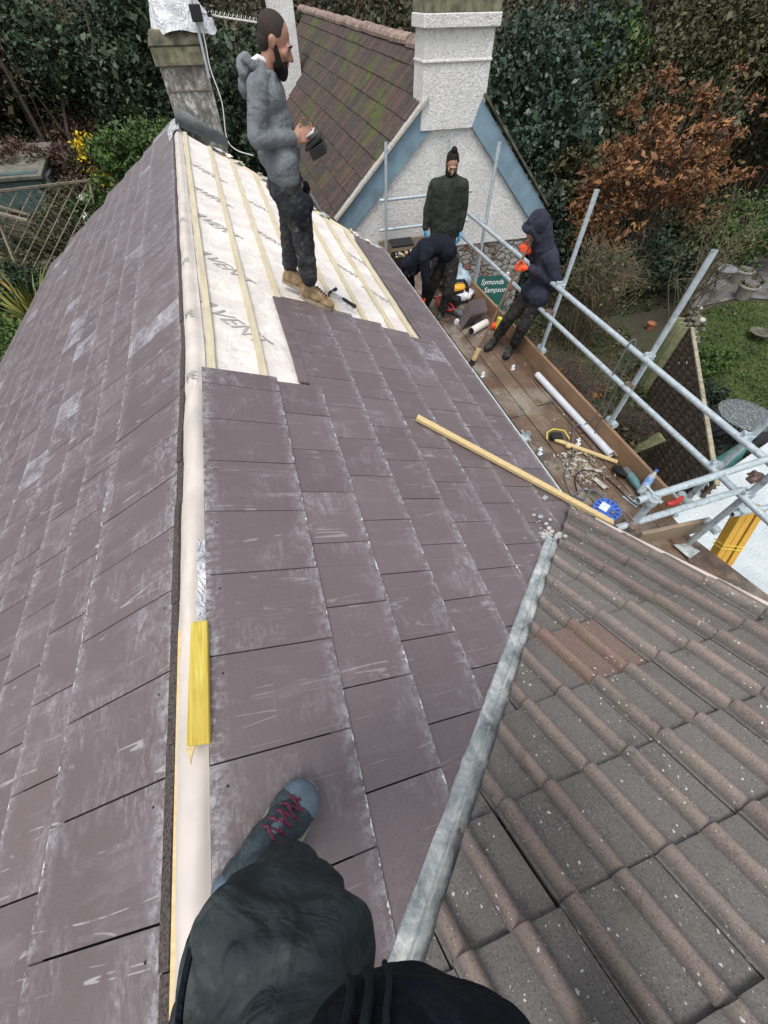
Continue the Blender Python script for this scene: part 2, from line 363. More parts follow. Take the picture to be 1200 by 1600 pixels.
def mk_oldtile():
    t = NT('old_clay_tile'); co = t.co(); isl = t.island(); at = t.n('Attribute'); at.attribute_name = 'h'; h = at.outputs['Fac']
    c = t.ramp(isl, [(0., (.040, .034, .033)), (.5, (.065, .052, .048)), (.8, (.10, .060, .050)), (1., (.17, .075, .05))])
    c = t.mix(t.math('MULTIPLY', h, .45), t.mix(.55, c, (.012, .010, .010)), t.mix(.3, c, (.20, .17, .15))); c = t.mix(t.ramp(t.noise(co, 40, 6, .8), [(.56, 0.), (.7, .6)]), c, (.28, .26, .23))  # shade between ribs painted in: troughs near black, rib tops paler
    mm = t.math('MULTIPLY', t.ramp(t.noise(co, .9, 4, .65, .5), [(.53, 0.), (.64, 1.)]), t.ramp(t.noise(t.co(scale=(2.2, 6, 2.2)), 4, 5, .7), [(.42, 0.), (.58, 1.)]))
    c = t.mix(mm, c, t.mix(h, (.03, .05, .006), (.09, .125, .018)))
    c = t.mix(t.ramp(t.noise(co, 8, 4), [(.30, .5), (.42, 0.)]), c, (.02, .018, .018))
    return t.fin(c, .92, t.bump(t.noise(co, 60, 4), .5, .01))
M['oldtile'] = mk_oldtile()
M['ridgetile'] = m_plain('weathered_red_ridge_tile', (.24, .17, .14), .9, .55, 7, .5)
def mk_render():
    t = NT('roughcast_render'); co = t.co(); f = t.noise(co, 26, 5, .65, 1.); big = t.noise(co, 2.2, 5, .6)
    c = t.mix(t.ramp(big, [(.35, 0.), (.7, 1.)]), (.74, .73, .70), (.87, .86, .83)); c = t.mix(t.ramp(f, [(.33, .5), (.48, 0.)]), c, (.30, .29, .27))
    return t.fin(c, .95, t.bump(f, 1., .035))
M['render'] = mk_render()
def mk_oldrender():
    t = NT('stained_old_render'); co = t.co(); f = t.noise(t.co(scale=(1.6, 1.6, 1.1)), 5, 8, .75, .8)
    c = t.ramp(f, [(.34, (.07, .065, .055)), (.47, (.17, .16, .14)), (.56, (.30, .29, .265)), (.62, (.60, .59, .55))])
    return t.fin(c, .95, t.bump(t.noise(co, 20, 6, .7), .6, .02))
M['oldrender'] = mk_oldrender()
M['moss_cap'] = m_plain('mossy_chimney_cap', (.10, .095, .065), .95, .7, 7, .8)
M['lichen_brick'] = m_plain('lichened_brick', (.16, .155, .10), .95, .5, 11, .8)
def mk_rubble():
    t = NT('rubble_stone'); co = t.co(scale=(1, 1, 1.7)); v = t.vor(co, 6.5, 'DISTANCE_TO_EDGE'); vc = t.vor(co, 6.5)
    sep = t.n('SeparateColor'); t.l(vc.outputs['Color'], sep.inputs[0])
    c = t.ramp(sep.outputs[0], [(0., (.20, .185, .16)), (.5, (.33, .31, .27)), (.86, (.42, .40, .36)), (.9, (.30, .13, .08)), (1., (.30, .13, .08))])
    c = t.mix(t.ramp(t.noise(co, 30, 5), [(.4, 0.), (.7, .6)]), c, (.14, .13, .11)); e = t.ramp(v.outputs[0], [(.0, 0.), (.09, 1.)])
    c = t.mix(e, (.12, .11, .10), c); return t.fin(c, .9, t.bump(e, .9, .04))
M['rubble_wall'] = mk_rubble()
M['blue_paint'] = m_plain('faded_blue_paint', (.185, .275, .335), .7, .22, 4, .2)
def mk_flatroof():
    t = NT('textured_white_render_top'); co = t.co(); f = t.noise(t.co(scale=(1, 1.6, 1)), 22, 4, .6, 1.2)
    c = t.mix(t.ramp(t.noise(co, 2, 4), [(.3, 0.), (.7, 1.)]), (.50, .56, .58), (.62, .67, .68)); return t.fin(c, .8, t.bump(f, .9, .03))
M['flatroof'] = mk_flatroof()
M['black'] = m_plain('black_plastic', (.009, .009, .010), .75, .3, 30)
M['grey_plastic'] = m_plain('grey_plastic', (.12, .13, .14), .45, .3, 20)
M['teal_tool'] = m_plain('teal_tool_casing', (.10, .20, .21), .45, .2, 20)
M['blue_plastic'] = m_plain('blue_reel_plastic', (.05, .13, .50), .4, .2, 20)
M['white_label'] = m_plain('white_label', (.62, .66, .70), .5, .1, 20)
M['white_pvc'] = m_plain('grey_white_pipe', (.58, .60, .64), .35, .08, 10)
M['yellow_plastic'] = m_plain('yellow_tool_plastic', (.75, .38, .02), .4, .15, 20)
M['yellow'] = m_plain('bright_yellow', (.75, .65, .08), .5, .15, 20)
M['red_plastic'] = m_plain('red_tool_plastic', (.50, .03, .025), .4, .2, 20)
M['orange_glove'] = m_plain('orange_rubber', (.80, .09, .02), .6, .15, 30, .3)
M['blue_glove'] = m_plain('blue_nitrile', (.05, .30, .55), .5, .15, 30)
M['wood_handle'] = m_wood('worn_brown_handle', (.22, .14, .09), (.15, .09, .055), 2, 9)
def mk_bag(name, col, tr=.0):
    t = NT(name); co = t.co(); f = t.noise(co, 9, 4, .6, 1.5); c = t.mix(t.ramp(f, [(.4, 0.), (.65, 1.)]), tuple(x*.7 for x in col), col)
    return t.fin(c, .3, t.bump(f, .9, .05))
M['white_bag'] = mk_bag('white_plastic_sheet', (.82, .83, .86)); M['blue_bag'] = mk_bag('pale_blue_rubble_sack', (.48, .62, .72))
M['clear'] = NT('clear_bottle_plastic').fin((.75, .82, .88), .08, None, 0., Alpha=.45)
M['bottle_label'] = m_plain('blue_white_bottle_label', (.22, .34, .62), .4, .5, 30)
M['sign_green'] = m_plain('dark_green_signboard', (.010, .085, .070), .45, .08, 8)
M['sign_white'] = m_plain('white_lettering', (.80, .82, .80), .5, .02, 8)
M['skin'] = m_plain('tanned_skin', (.36, .185, .125), .55, .15, 22, .1)
M['skin_dark'] = m_plain('olive_skin', (.34, .19, .13), .55, .15, 22, .1)
def mk_hair(name, col, sc=120):
    t = NT(name); co = t.co(); f = t.noise(t.co(scale=(1, 1, .4)), sc, 3, .7)
    return t.fin(t.mix(f, tuple(x*.4 for x in col), tuple(x*1.5 for x in col)), .75, t.bump(f, .7, .004), Specular__IOR__Level=.2)
M['hair'] = mk_hair('cropped_dark_hair', (.042, .030, .026)); M['beard'] = mk_hair('black_beard', (.012, .009, .008))
M['eye'] = m_plain('dark_eye', (.02, .015, .012), .2, .1, 30); M['shirt'] = m_plain('white_tshirt', (.75, .75, .76), .9, .05, 20)
M['hoodie'] = m_cloth('grey_marl_hoodie', (.155, .170, .182), (.24, .26, .27), .15, .6, 7)
M['trousers'] = m_cloth('charcoal_work_trousers', (.036, .036, .039), (.26, .25, .23), .35, .8, 6)
M['pocket'] = m_cloth('black_pocket', (.012, .013, .018), (.3, .3, .3), .15)
M['boot_tan'] = m_plain('tan_suede_boot', (.26, .18, .10), .9, .35, 25, .4)
M['sole'] = m_plain('boot_sole', (.28, .23, .16), .9, .3, 25); M['black_boot'] = m_cloth('dusty_black_boot', (.035, .035, .035), (.3, .3, .3), .5)
M['olive_jacket'] = m_cloth('olive_black_jacket', (.030, .033, .027), (.15, .15, .13), .15, .6)
M['navy_fleece'] = m_cloth('navy_fleece_hoodie', (.030, .030, .048), (.12, .12, .14), .25, .5)
M['black_top'] = m_cloth('black_hooded_top', (.008, .010, .017), (.05, .05, .06), .2, .5)
M['dark_trousers'] = m_cloth('faded_black_trousers', (.030, .029, .028), (.22, .20, .17), .45, .7)
M['slate_trousers'] = m_cloth('dark_slate_trousers', (.036, .046, .049), (.27, .27, .25), .2, .9, 7)
M['black_jacket'] = m_cloth('black_waterproof_jacket', (.005, .008, .014), (.04, .05, .06), .2, .9, 9)
M['zip_cloth'] = m_cloth('black_zip_tape', (.012, .017, .022), (.03, .04, .05), .1, .3)
M['shoe_blue'] = m_plain('blue_grey_shoe', (.10, .14, .175), .7, .3, 18, .3); M['shoe_teal'] = m_plain('dark_teal_mesh', (.035, .052, .062), .85, .3, 90, .5)
M['shoe_sole'] = m_plain('muddy_cream_sole', (.36, .34, .27), .8, .25, 30, .3); M['laces'] = m_plain('red_black_laces', (.11, .015, .04), .7, .95, 160)
# ============================================================ THE HOUSE BEING RE-ROOFED
house = thing('house', (-1.0, 4.0, -6.0), 'white rendered cottage being re-roofed with purple fibre slates, the photographer standing on it', 'house')
CR, SR = math.cos(R(22)), math.sin(R(22)); CL, SL = math.cos(R(28)), math.sin(R(28))
XR, ZR = -.482, -1.34
def drift(Y, k, span=2.4):
    d = 0 if Y < 2.6 else -.04*(Y-2.6)
    return d*max(0., 1-k/span)
def PR(Y, k, h=0.): return Vector((XR+k*CR+SR*h+drift(Y, k), Y, ZR-k*SR+CR*h))
def PL(Y, k, h=0.): return Vector((XR-k*CL-SL*h+drift(Y, k, 3.9), Y, ZR-k*SL+CL*h))
def yend_r(k): return 9.3-1.39*max(0, k)
def yend_l(k): return 10.75-.27*k
YB = -3.0
def slate(mb, P, y0, y1, k0, k1, h0, h1, th=.007, L=.4, twist=0., vt=None):
    """one slate: k0 upper edge, k1 lower edge; tail lifted h1"""
    ym = (y0+y1)/2
    a = [P(y0, k0+twist, h0), P(y1, k0-twist, h0), P(y1, k1-twist, h1), P(y0, k1+twist, h1)]
    b = [P(y0, k0+twist, h0-th), P(y1, k0-twist, h0-th), P(y1, k1-twist, h1-th), P(y0, k1+twist, h1-th)]
    W = y1-y0; H = k1-k0
    H = vt or H; uvt = [(0, H), (W, H), (W, 0), (0, 0)]
    fs = [(0, 1, 2, 3), (4, 7, 6, 5), (0, 4, 5, 1), (1, 5, 6, 2), (2, 6, 7, 3), (3, 7, 4, 0)]
    uvs = []
    for f in fs: uvs.append([uvt[i % 4] for i in f])
    if fs[4]: uvs[4] = [(.1, .0)]*4
    mb.add(a+b, fs, 0, uvs)

# -- right slope
kR = [0., .44, .73, 1.01, 1.295, 1.58, 1.865, 2.15, 2.41]
offR = [0., .13, .265, .10, .25, .08, .24, .12]
endR = [2.28, 2.28, 3.59, 3.56, 3.52, 3.46, 3.40, 99]
headR = [0, .16, .59, .74, 1.02, 1.30, 1.59, 2.0]
W = .32
# valley line on the slates: anything right of it is under the tiled wing
VA, VB = Vector((1.37, .94, -2.08)), Vector((-.045, -.345, -1.535))
def valley_y(x): return VA.y+(x-VA.x)*(VB.y-VA.y)/(VB.x-VA.x)
mb = MB(); rr = random.Random(3)
for i in range(8):
    y = YB+offR[i]
    while y < 9.3:
        y0, y1 = y+.0025, y+W-.0025; y += W
        ex = yend_r((kR[i]+kR[i+1])/2)
        lim = min(endR[i], ex)
        if y0 > lim-.05: break
        y1 = min(y1, lim)
        xc = PR(y0, kR[i]).x
        if y1 < valley_y(xc)-.03 and xc > VB.x: continue
        if y1 < VB.y-.5 and kR[i] > .3: continue
        last = y1 > lim-.33
        k0 = kR[i]+.0 if not last else headR[i] if endR[i] < 50 else kR[i]
        j = rr.uniform(-.0015, .0015); tw = rr.uniform(-.0012, .0012)
        slate(mb, PR, y0, y1, (kR[i]-.07 if i else 0), kR[i+1]+rr.uniform(-.002, .002), .003 if i else .004, .015+j, twist=tw, vt=None if i else .42)
# slates visible up to their heads where the row above is not laid yet
for i in range(2, 7):
    y1 = endR[i]; y0 = y1-.32
    if i == 2:
        yy = 2.30
        while yy < y1-.02: slate(mb, PR, yy, min(yy+.315, y1), headR[i], kR[i]+.03, -.004, .002); yy += .32
y = 3.3
while y < yend_r(2.2):
    y1 = min(y+.315, yend_r(2.2)); slate(mb, PR, y, y1, 2.02+rr.uniform(-.004, .004), 2.17, -.003, .004); y += .32
right_slates = mb.build('slate_roof', M['slate'], house)
tag(right_slates, 'right slope of purple slates, half laid, with pale scuffs')

# -- left slope
kL = [.15, .715]+[.715+.284*j for j in range(1, 12)]
mb = MB(); rr = random.Random(5)
for i in range(len(kL)-1):
    y = YB+[0., .16, .03, .19][i % 4]+.017
    step = 0
    ex = yend_l(kL[i])
    ex = math.floor((ex)/.32)*.32+(.16 if i % 2 else 0)
    while y < ex-.05:
        y0, y1 = y+.003, min(y+W-.003, ex); y += W
        dl = rr.uniform(-.004, .004)
        slate(mb, PL, y0, y1, kL[i]-(.06 if i else rr.uniform(-.012, .012)), kL[i+1]+rr.uniform(-.002, .002), .006 if i else .012, .017+rr.uniform(-.002, .002), twist=rr.uniform(-.0015, .0015), vt=None if i else .42)
left_slates = mb.build('slate_roof', M['slate_scuffed'], house)
tag(left_slates, 'left slope fully covered in purple slates, stepped at its far edge')

# decks under the slates, coloured dark as the shade seen in the joints
mb = MB()
def deck(P, k0, k1, Y0, Y1f, h, th=.02, n=16):
    vs = []; fs = []
    for a in range(n+1):
        for b in range(2):
            k = (k0, k1)[b]; Y1 = Y1f(k); Y = Y0+(Y1-Y0)*a/n
            for hh in (h, h-th): vs.append(P(Y, k, hh))
    for a in range(n):
        q = a*4
        fs += [(q, q+4, q+6, q+2), (q+1, q+3, q+7, q+5), (q, q+1, q+5, q+4), (q+2, q+6, q+7, q+3)]
    fs += [(0, 2, 3, 1), (n*4, n*4+1, n*4+3, n*4+2)]
    return vs, fs
v, f = deck(PL, .16, 3.85, YB, lambda k: yend_l(k)-.1, -.006); mb.add(v, f)
v, f = deck(PR, .0, 2.39, YB, lambda k: 2.26, -.006); mb.add(v, f)
v, f = deck(PR, .62, 1.95, 2.26, lambda k: 3.35, -.008); mb.add(v, f)
mb.build('roof_deck', M['deck'], house)

# ridge strip: membrane folded over the ridge and the bare felted area
mb = MB(); n = 150
def strip_pt(Y, s):     # s 0..1 from left to right over the ridge
    x0, z0 = PL(Y, .14, .004).x, PL(Y, .14, .004).z; pr = PR(Y, .02, -.022)
    x = x0+(pr.x-x0)*s; z = z0+(pr.z-z0)*s+.045*math.sin(math.pi*min(1, s*1.05))
    return Vector((x, Y, z))
vs = []; fs = []
SG = 10
for a in range(n+1):
    Y = YB+(9.9-YB)*(a/n)
    for b in range(SG+1):
        s = b/SG; p = strip_pt(Y, s)
        wv = mnoise.noise(Vector((s*1.6, Y*2.3, 3)))*.012+mnoise.noise(Vector((s*5, Y*9, 9)))*.006
        if .4 < Y < 1.0 or 2.0 < Y < 2.3: wv += mnoise.noise(Vector((s*8, Y*22, 1)))*.014
        vs.append(p+Vector((0, 0, wv)))
for a in range(n):
    for b in range(SG): q = a*(SG+1)+b; fs.append((q, q+1, q+SG+2, q+SG+1))
mb.add(vs, fs)
ridge_strip = mb.build('ridge_membrane', M['membrane_beige'], house, smooth=True)
mb = MB(); vs = []; fs = []; NA, NB = 110, 46
for a in range(NA+1):
    for b in range(NB+1):
        k = -.02+2.08*b/NB; Y0 = 2.18; Y = Y0+(yend_r(max(k, 0))-Y0-.02)*a/NA
        h = -.034+mnoise.noise(Vector((k*3, Y*2.2, 7)))*.008+mnoise.noise(Vector((k*9, Y*7, 2)))*.005
        h -= .006*math.sin(math.pi*((k-.06) % .28)/.28)
        vs.append(PR(Y, k, h))
for a in range(NA):
    for b in range(NB): q = a*(NB+1)+b; fs.append((q, q+NB+1, q+NB+2, q+1))
mb.add(vs, fs); felt = mb.build('underlay_membrane', M['membrane'], house, smooth=True)
# printed lettering on the membrane (part of its surface)
def text_mesh(body, size, mat, name, parent, frame, ext=0., align='CENTER', shear=.0, sy=1.):
    cu = bpy.data.curves.new(name, 'FONT'); cu.body = body; cu.size = size; cu.align_x = align; cu.align_y = 'CENTER'; cu.extrude = ext; cu.shear = shear; cu.resolution_u = 3
    to = bpy.data.objects.new(name, cu); COL.objects.link(to); dg = bpy.context.evaluated_depsgraph_get(); dg.update()
    me = bpy.data.meshes.new_from_object(to.evaluated_get(dg)); COL.objects.unlink(to); bpy.data.objects.remove(to)
    bm = bmesh.new(); bm.from_mesh(me); bmesh.ops.triangulate(bm, faces=bm.faces)
    for it in range(2 if ext == 0 else 0): bmesh.ops.subdivide_edges(bm, edges=[e for e in bm.edges if e.calc_length() > .05], cuts=1); bmesh.ops.triangulate(bm, faces=bm.faces)
    for v in bm.verts: v.co = frame(v.co.x, v.co.y*sy, v.co.z)
    me2 = bpy.data.meshes.new(name); bm.to_mesh(me2); bm.free(); me2.materials.append(mat)
    return link(bpy.data.objects.new(name, me2), parent, Vector((0, 0, 0)))
def felt_frame(Yc, kc, ang):
    ca, sa = math.cos(ang), math.sin(ang)
    def fr(x, y, z):
        k = kc+x*ca-y*sa; Y = Yc-(x*sa+y*ca)*-1
        h = -.034+mnoise.noise(Vector((k*3, Y*2.2, 7)))*.008+mnoise.noise(Vector((k*9, Y*7, 2)))*.005-.006*math.sin(math.pi*((k-.06) % .28)/.28)
        return PR(Y, k, h+.0045)
    return fr
for (Yc, kc, sz) in ((3.02, .215, .20), (4.05, .23, .19), (5.1, .24, .18), (6.1, .25, .17), (7.15, .26, .17), (3.95, 1.33, .12), (4.85, 1.6, .12), (4.35, 1.83, .12), (5.4, 1.86, .12), (5.2, .78, .12), (6.3, .8, .12)):
    text_mesh('AVENT' if kc < 1 else 'PERMAV', sz, M['ink'], 'printed_lettering', felt, felt_frame(Yc, kc, R(-50)), shear=.3)
for Yc in (2.2, 2.95, 3.9, 4.9):
    def fr(x, y, z, Yc=Yc):
        s = .45+x/.2; Y = Yc+y*1.1
        p = strip_pt(Y, max(0, min(1, s))); wv = mnoise.noise(Vector((s*1.6, Y*2.3, 3)))*.012+mnoise.noise(Vector((s*5, Y*9, 9)))*.006
        return p+Vector((0, 0, wv+.012))
    text_mesh('PE', .10, M['ink'], 'printed_lettering', ridge_strip, fr, sy=1.2)

# battens
for k, y0 in ((.06, 2.22), (.37, 2.2), (.64, 3.55), (.92, 3.5), (1.19, 3.45), (1.46, 3.4), (1.73, 3.36), (1.96, 3.3)):
    mb = MB(); n = 14; y1 = yend_r(k)-.05; vs = []; fs = []
    for a in range(n+1):
        Y = y0+(y1-y0)*a/n; wob = mnoise.noise(Vector((Y*.6, k*9, 0)))*.006
        for kk, hh in ((k-.022, -.029), (k+.022, -.029), (k+.022, -.008), (k-.022, -.008)): vs.append(PR(Y, kk+wob, hh))
    for a in range(n):
        for b in range(4): fs.append((a*4+b, a*4+(b+1) % 4, a*4+4+(b+1) % 4, a*4+4+b))
    fs += [(3, 2, 1, 0), (n*4, n*4+1, n*4+2, n*4+3)]
    mb.add(vs, fs); mb.build('batten', M['batten'], house)
# mortar-dark thick edge of the left slope top course
mb = MB(); y = YB
while y < 10.1:
    L = rr.uniform(.25, .5); y1 = min(y+L, 10.2); o = rr.uniform(-.004, .006); n2 = 5; vs = []; fs = []
    for a in range(n2+1):
        Y = y+(y1-.004-y)*a/n2; jt_ = rr.uniform(-.004, .004)
        wd = .030 if Y > 1.1 else .036
        for kk, hh in ((.155, .0), (.155-wd+o+jt_, .0), (.155-wd+o+jt_, .018+o), (.155, .020+o)): vs.append(PL(Y, kk, hh))
    for a in range(n2):
        for b in range(4): fs.append((a*4+b, a*4+4+b, a*4+4+(b+1) % 4, a*4+(b+1) % 4))
    fs += [(0, 1, 2, 3), (n2*4+3, n2*4+2, n2*4+1, n2*4)]
    mb.add(vs, fs); y = y1
mb.build('ridge_edge_mortar', M['crumb'], house)
# yellow top lath below the left slates near the camera
mb = MB(); mb.beam(PL(YB, .105, .012), PL(.66, .112, .012), .014, .022); mb.build('ridge_lath', M['battenx'], house)
# eaves trim, fascia
mb = MB()
for (ya, yb_) in ((3.05, 6.0),): mb.beam(PR(ya, 2.425, -.012), PR(yb_, 2.425, -.012), .035, .02)
mb.build('eaves_trim', M['white_trim'], house)
mb = MB(); mb.beam(PR(.9, 2.43, -.012), PR(3.03, 2.43, -.012), .045, .015); mb.build('eaves_trim', M['plastic_grey'], house)
mb = MB(); mb.box((1.66, 3.3, -2.37), (.03, 5.2, .2)); mb.build('fascia', M['white_trim'], house)
mb = MB(); mb.box((-3.80, 3.6, -3.28), (.03, 12.6, .2)); mb.build('fascia', M['white_trim'], house)
# walls
mb = MB()
poly = [(-3.7, -3, -6.3), (1.5, -3, -6.3), (1.5, -3, -2.3), (XR, -3, -1.5), (-3.7, -3, -3.25)]
mb.prism(poly, (0, 8.6, 0))
mb.prism([(-3.7, 5.6, -6.3), (.0, 5.6, -6.3), (.0, 5.6, -1.75), (XR-.1, 5.6, -1.5), (-3.7, 5.6, -3.25)], (0, 3.5, 0))
mb.build('wall', M['render'], house)
# right-hand far verge: torn membrane and lead pieces along the skewed edge
mb = MB(); rr2 = random.Random(11)
for i in range(34):
    k = rr2.uniform(.5, 2.42); Y = yend_r(k)+rr2.uniform(-.05, .05); a = PR(Y-.02, k-.05, .0); 
    vs = []
    n3 = 6; sz_ = rr2.uniform(.03, .13)
    for q in range(n3): 
        an = q/n3*6.283; vs.append(PR(Y+math.cos(an)*sz_*rr2.uniform(.5, 1.2), k+math.sin(an)*sz_*rr2.uniform(.5, 1.3)*(1 if q % 2 else .6), rr2.uniform(-.012, .02)))
    c0 = sum(vs, Vector())/n3; vs.append(c0+Vector((0, 0, .02)))
    mb.add(vs, [(q, (q+1) % n3, n3) for q in range(n3)], rr2.choice([0, 1, 1, 2, 3]))
mb.build('verge_flashing', [M['membrane'], M['lead'], M['slate'], M['batten']], house, smooth=False)['kind'] = 'stuff'
mb = MB()
for (k0, k1) in ((.5, 2.3),):
    mb.beam(PR(yend_r(k0)+.03, k0, -.05), PR(yend_r(k1)+.03, k1, -.05), .08, .05)
mb.build('verge_board', M['batten'], house)
# slate piece at far eave corner already in photo covered by slates: chimney on our ridge
chim = MB()
cx0, cx1, cyc, cd = -.80, -.10, 9.95, .62
chim.box(((cx0+cx1)/2, cyc, -1.55), (cx1-cx0, cd, 1.75)); 
ch = chim.build('chimney', M['oldrender'], house)
mb = MB(); mb.box(((cx0+cx1)/2, cyc, -.62), (.80, cd+.1, .20)); mb.build('chimney_band', M['lichen_brick'], ch, bevel=.012)
mb = MB(); mb.box(((cx0+cx1)/2+.0, cyc, -.44), (.84, cd+.14, .16), None, 0, .82); mb.build('chimney_cap', M['moss_cap'], ch, bevel=.015)
mb = MB(); mb.box(((cx0+cx1)/2, cyc-.318, -.98), (.62, .012, .012)); mb.build('fixing_strap', M['rusty'], ch)
# sloping lead apron in front of the chimney
mb = MB(); n = 12; vs = []; fs = []
for a in range(n+1):
    k = -.06+.70*a/n
    y = 9.45-.62*k
    for b, (dy, dh) in enumerate(((-.17+.05*a/n, .012), (-.06, .05), (.05, .10-.03*a/n), (.12, .22-.12*a/n))):
        vs.append(PR(y+dy, k, dh+rr2.uniform(-.006, .006)))
for a in range(n):
    for b in range(3): q = a*4+b; fs.append((q, q+1, q+5, q+4))
mb.add(vs, fs); mb.build('chimney_apron', M['dark_lead'], ch, smooth=True)
mb = MB(); vs = []; fs = []
for a in range(6):
    Y = 9.0+a*.22
    for b in range(4): vs.append(PL(Y+rr2.uniform(-.03, .03), -.02+b*.09, .03+.02*math.sin(b*1.7+a)))
for a in range(5):
    for b in range(3): q = a*4+b; fs.append((q, q+1, q+5, q+4))
mb.add(vs, fs); mb.build('ridge_end_flashing', M['lead'], ch, smooth=True)

# -- tiled wing
NV = Vector((.0855, .6367, 1.609)).normalized()
UC = Vector((.998, .02, -.061)); UC = (UC-NV*UC.dot(NV)).normalized(); RD = Vector((.26, -.90, .343)); RD = (RD-NV*RD.dot(NV)).normalized()
O0 = Vector((.909, .107, -1.735))
def TP(a, b, h=0.): return O0+UC*a+RD*b+NV*h
TW, TG = .331, .268
def prof(u):        # u in 0..1 over one tile: two rolls, flat pans
    r = 0.
    for c0, hw in ((.105, .084), (.605, .084)):
        d = abs(u-c0)
        if d < hw: r = max(r, math.sqrt(max(0, 1-(d/hw)**2)))
        elif d < hw+.015: r = max(r, .0+(1-(d-hw)/.015)**2*.06)
    return r
US = [0., .012, .020, .022, .03, .045, .065, .09, .12, .145, .165, .18, .187, .190, .197, .21, .26, .34, .42, .50, .512, .520, .522, .53, .545, .565, .59, .62, .645, .665, .68, .687, .690, .697, .71, .76, .84, .92, .985]
mb = MB(); rr = random.Random(9)
def vy(x): return valley_y(x)
for ia in range(-6, 4):
    for ib in range(-6, 10):
        a0 = ia*TW; b0 = ib*TG
        if ia == 3: pass
        lift = .014+rr.uniform(-.003, .005); da = rr.uniform(-.004, .004); db = rr.uniform(-.011, .011)
        vs = []; uvs = []; fs = []; att = []; nU = len(US)
        umax = 1.
        rows = ((0., lift-.011, 0), (0.0, lift, 1), (.012, lift+.002, 1), (TG*.5, lift*.5, 1), (TG+.02, .0, 1))
        keep = True; cen = TP(a0+TW/2, b0+TG/2)
        # cut along the valley: skip tiles left of / beyond it, clip by moving lower ends back
        lo = []
        for u in US:
            a = a0+da+u*(TW-.001)
            # find b where the valley line crosses this a
            bb = None
            # point on tile plane at (a,b): x = O0.x+UC.x*a+RD.x*b ; valley y(x)
            x0_ = O0.x+UC.x*a; y0_ = O0.y+UC.y*a; s = (VB.y-VA.y)/(VB.x-VA.x)
            bv = ((VA.y+(x0_-VA.x)*s)-y0_)/(RD.y-RD.x*s)
            lo.append(bv+.055)
        verge_a = 3*TW+.135
        if a0 > verge_a-.05: continue
        if min(lo) > b0+TG: continue
        for (rb, rh, ri) in rows:
            for u, lv in zip(US, lo):
                a = min(a0+da+u*(TW-.001), verge_a); uu = (a-a0-da)/(TW-.004)
                p = prof(u if a < verge_a else 0)
                hgt = p*.052+rh+.003*mnoise.noise(Vector((ia*3.1+a*2, ib*2.3, 0)))
                if rb < .013 and p > .3: hgt += 0
                b = b0+db+rb; b = max(b, lv)
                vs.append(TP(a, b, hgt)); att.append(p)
        for r_ in range(len(rows)-1):
            for q in range(nU-1):
                i0 = r_*nU+q; fs.append((i0, i0+1, i0+nU+1, i0+nU)); uvs.append([(0, 0)]*4)
        # side thickness at the interlock
        base = len(vs)
        for r_ in range(1, len(rows)):
            vs.append(vs[r_*nU]-NV*.02); att.append(0)
        for r_ in range(1, len(rows)-1): fs.append((r_*nU, (r_+1)*nU, base+r_, base+r_-1)); uvs.append([(0, 0)]*4)
        mb.add(vs, fs, 0, uvs, att)
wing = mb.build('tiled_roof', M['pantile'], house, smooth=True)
tag(wing, 'brown concrete double roll tiles of the wing, speckled with lichen')
mb = MB()
mb.add([TP(3*TW+.13, -1.2, -.02), TP(3*TW+.13, 2.3, -.02), TP(-2.2, 2.3, -.02), TP(-2.2, 1.0, -.02), TP(-1.2, .5, -.02), TP(.5, -1.0, -.02), TP(3*TW+.13, -1.2, -.09), TP(3*TW+.13, 2.3, -.09), TP(-2.2, 2.3, -.09), TP(-2.2, 1.0, -.09), TP(-1.2, .5, -.09), TP(.5, -1.0, -.09)],
       [(0, 1, 2, 3, 4, 5), (11, 10, 9, 8, 7, 6)]+[(i, (i+1) % 6, 6+(i+1) % 6, 6+i) for i in range(6)])
mb.build('wing_deck', M['deck'], house)  # dark backing paints the shade in the tile slots
mb = MB(); mb.beam(TP(3*TW+.16, -1.02, -.035), TP(3*TW+.16, 2.2, -.035), .05, .05, NV); mb.build('verge_board', M['pink_trim'], house)
# wing wall below the verge
p0, p1 = TP(3*TW+.05, -1.1, -.1), TP(3*TW+.05, 2.2, -.1)
mb = MB(); mb.prism([(p0.x-.12, p0.y, p0.z), (p1.x-.12, p1.y, p1.z), (p1.x-.12, p1.y, -6.3), (p0.x-.12, p0.y, -6.3)], (-.9, -.02, 0)); mb.build('wall', M['render'], house)
# lead valley strip
mb = MB(); vs = []; fs = []; n = 90; D = (VB-VA); L = D.length; D.normalize(); up = Vector((.06, -.3, 1)).normalized(); sd_ = D.cross(up).normalized()
cs = ((-.058, -.012), (-.056, .004), (-.035, .007), (-.008, .008), (-.003, .020), (.003, .020), (.008, .008), (.03, .008), (.050, .006), (.054, .003), (.055, -.010))
rr = random.Random(21)
for a in range(n+1):
    s = -.0+(L+.3)*a/n; wj = (.80+.10*(s/L))*(1+.07*mnoise.noise(Vector((s*5, 0, 0)))+.04*mnoise.noise(Vector((s*31, 2, 0))))
    step = .012 if int(s/.62) % 2 else 0
    for (x, z) in cs:
        vs.append(VA+D*s+sd_*(x*wj*1.0+.003*mnoise.noise(Vector((s*22, x*20, 5))))+up*(z+.019+.007*(s/L)+.004*mnoise.noise(Vector((s*9, x*20, 0)))+.002*mnoise.noise(Vector((s*40, x*60, 0)))+step*.3))
m_ = len(cs)
for a in range(n):
    for b in range(m_-1): q = a*m_+b; fs.append((q, q+1, q+m_+1, q+m_))
mb.add(vs, fs); mb.build('valley_lead', M['lead'], house, smooth=True)
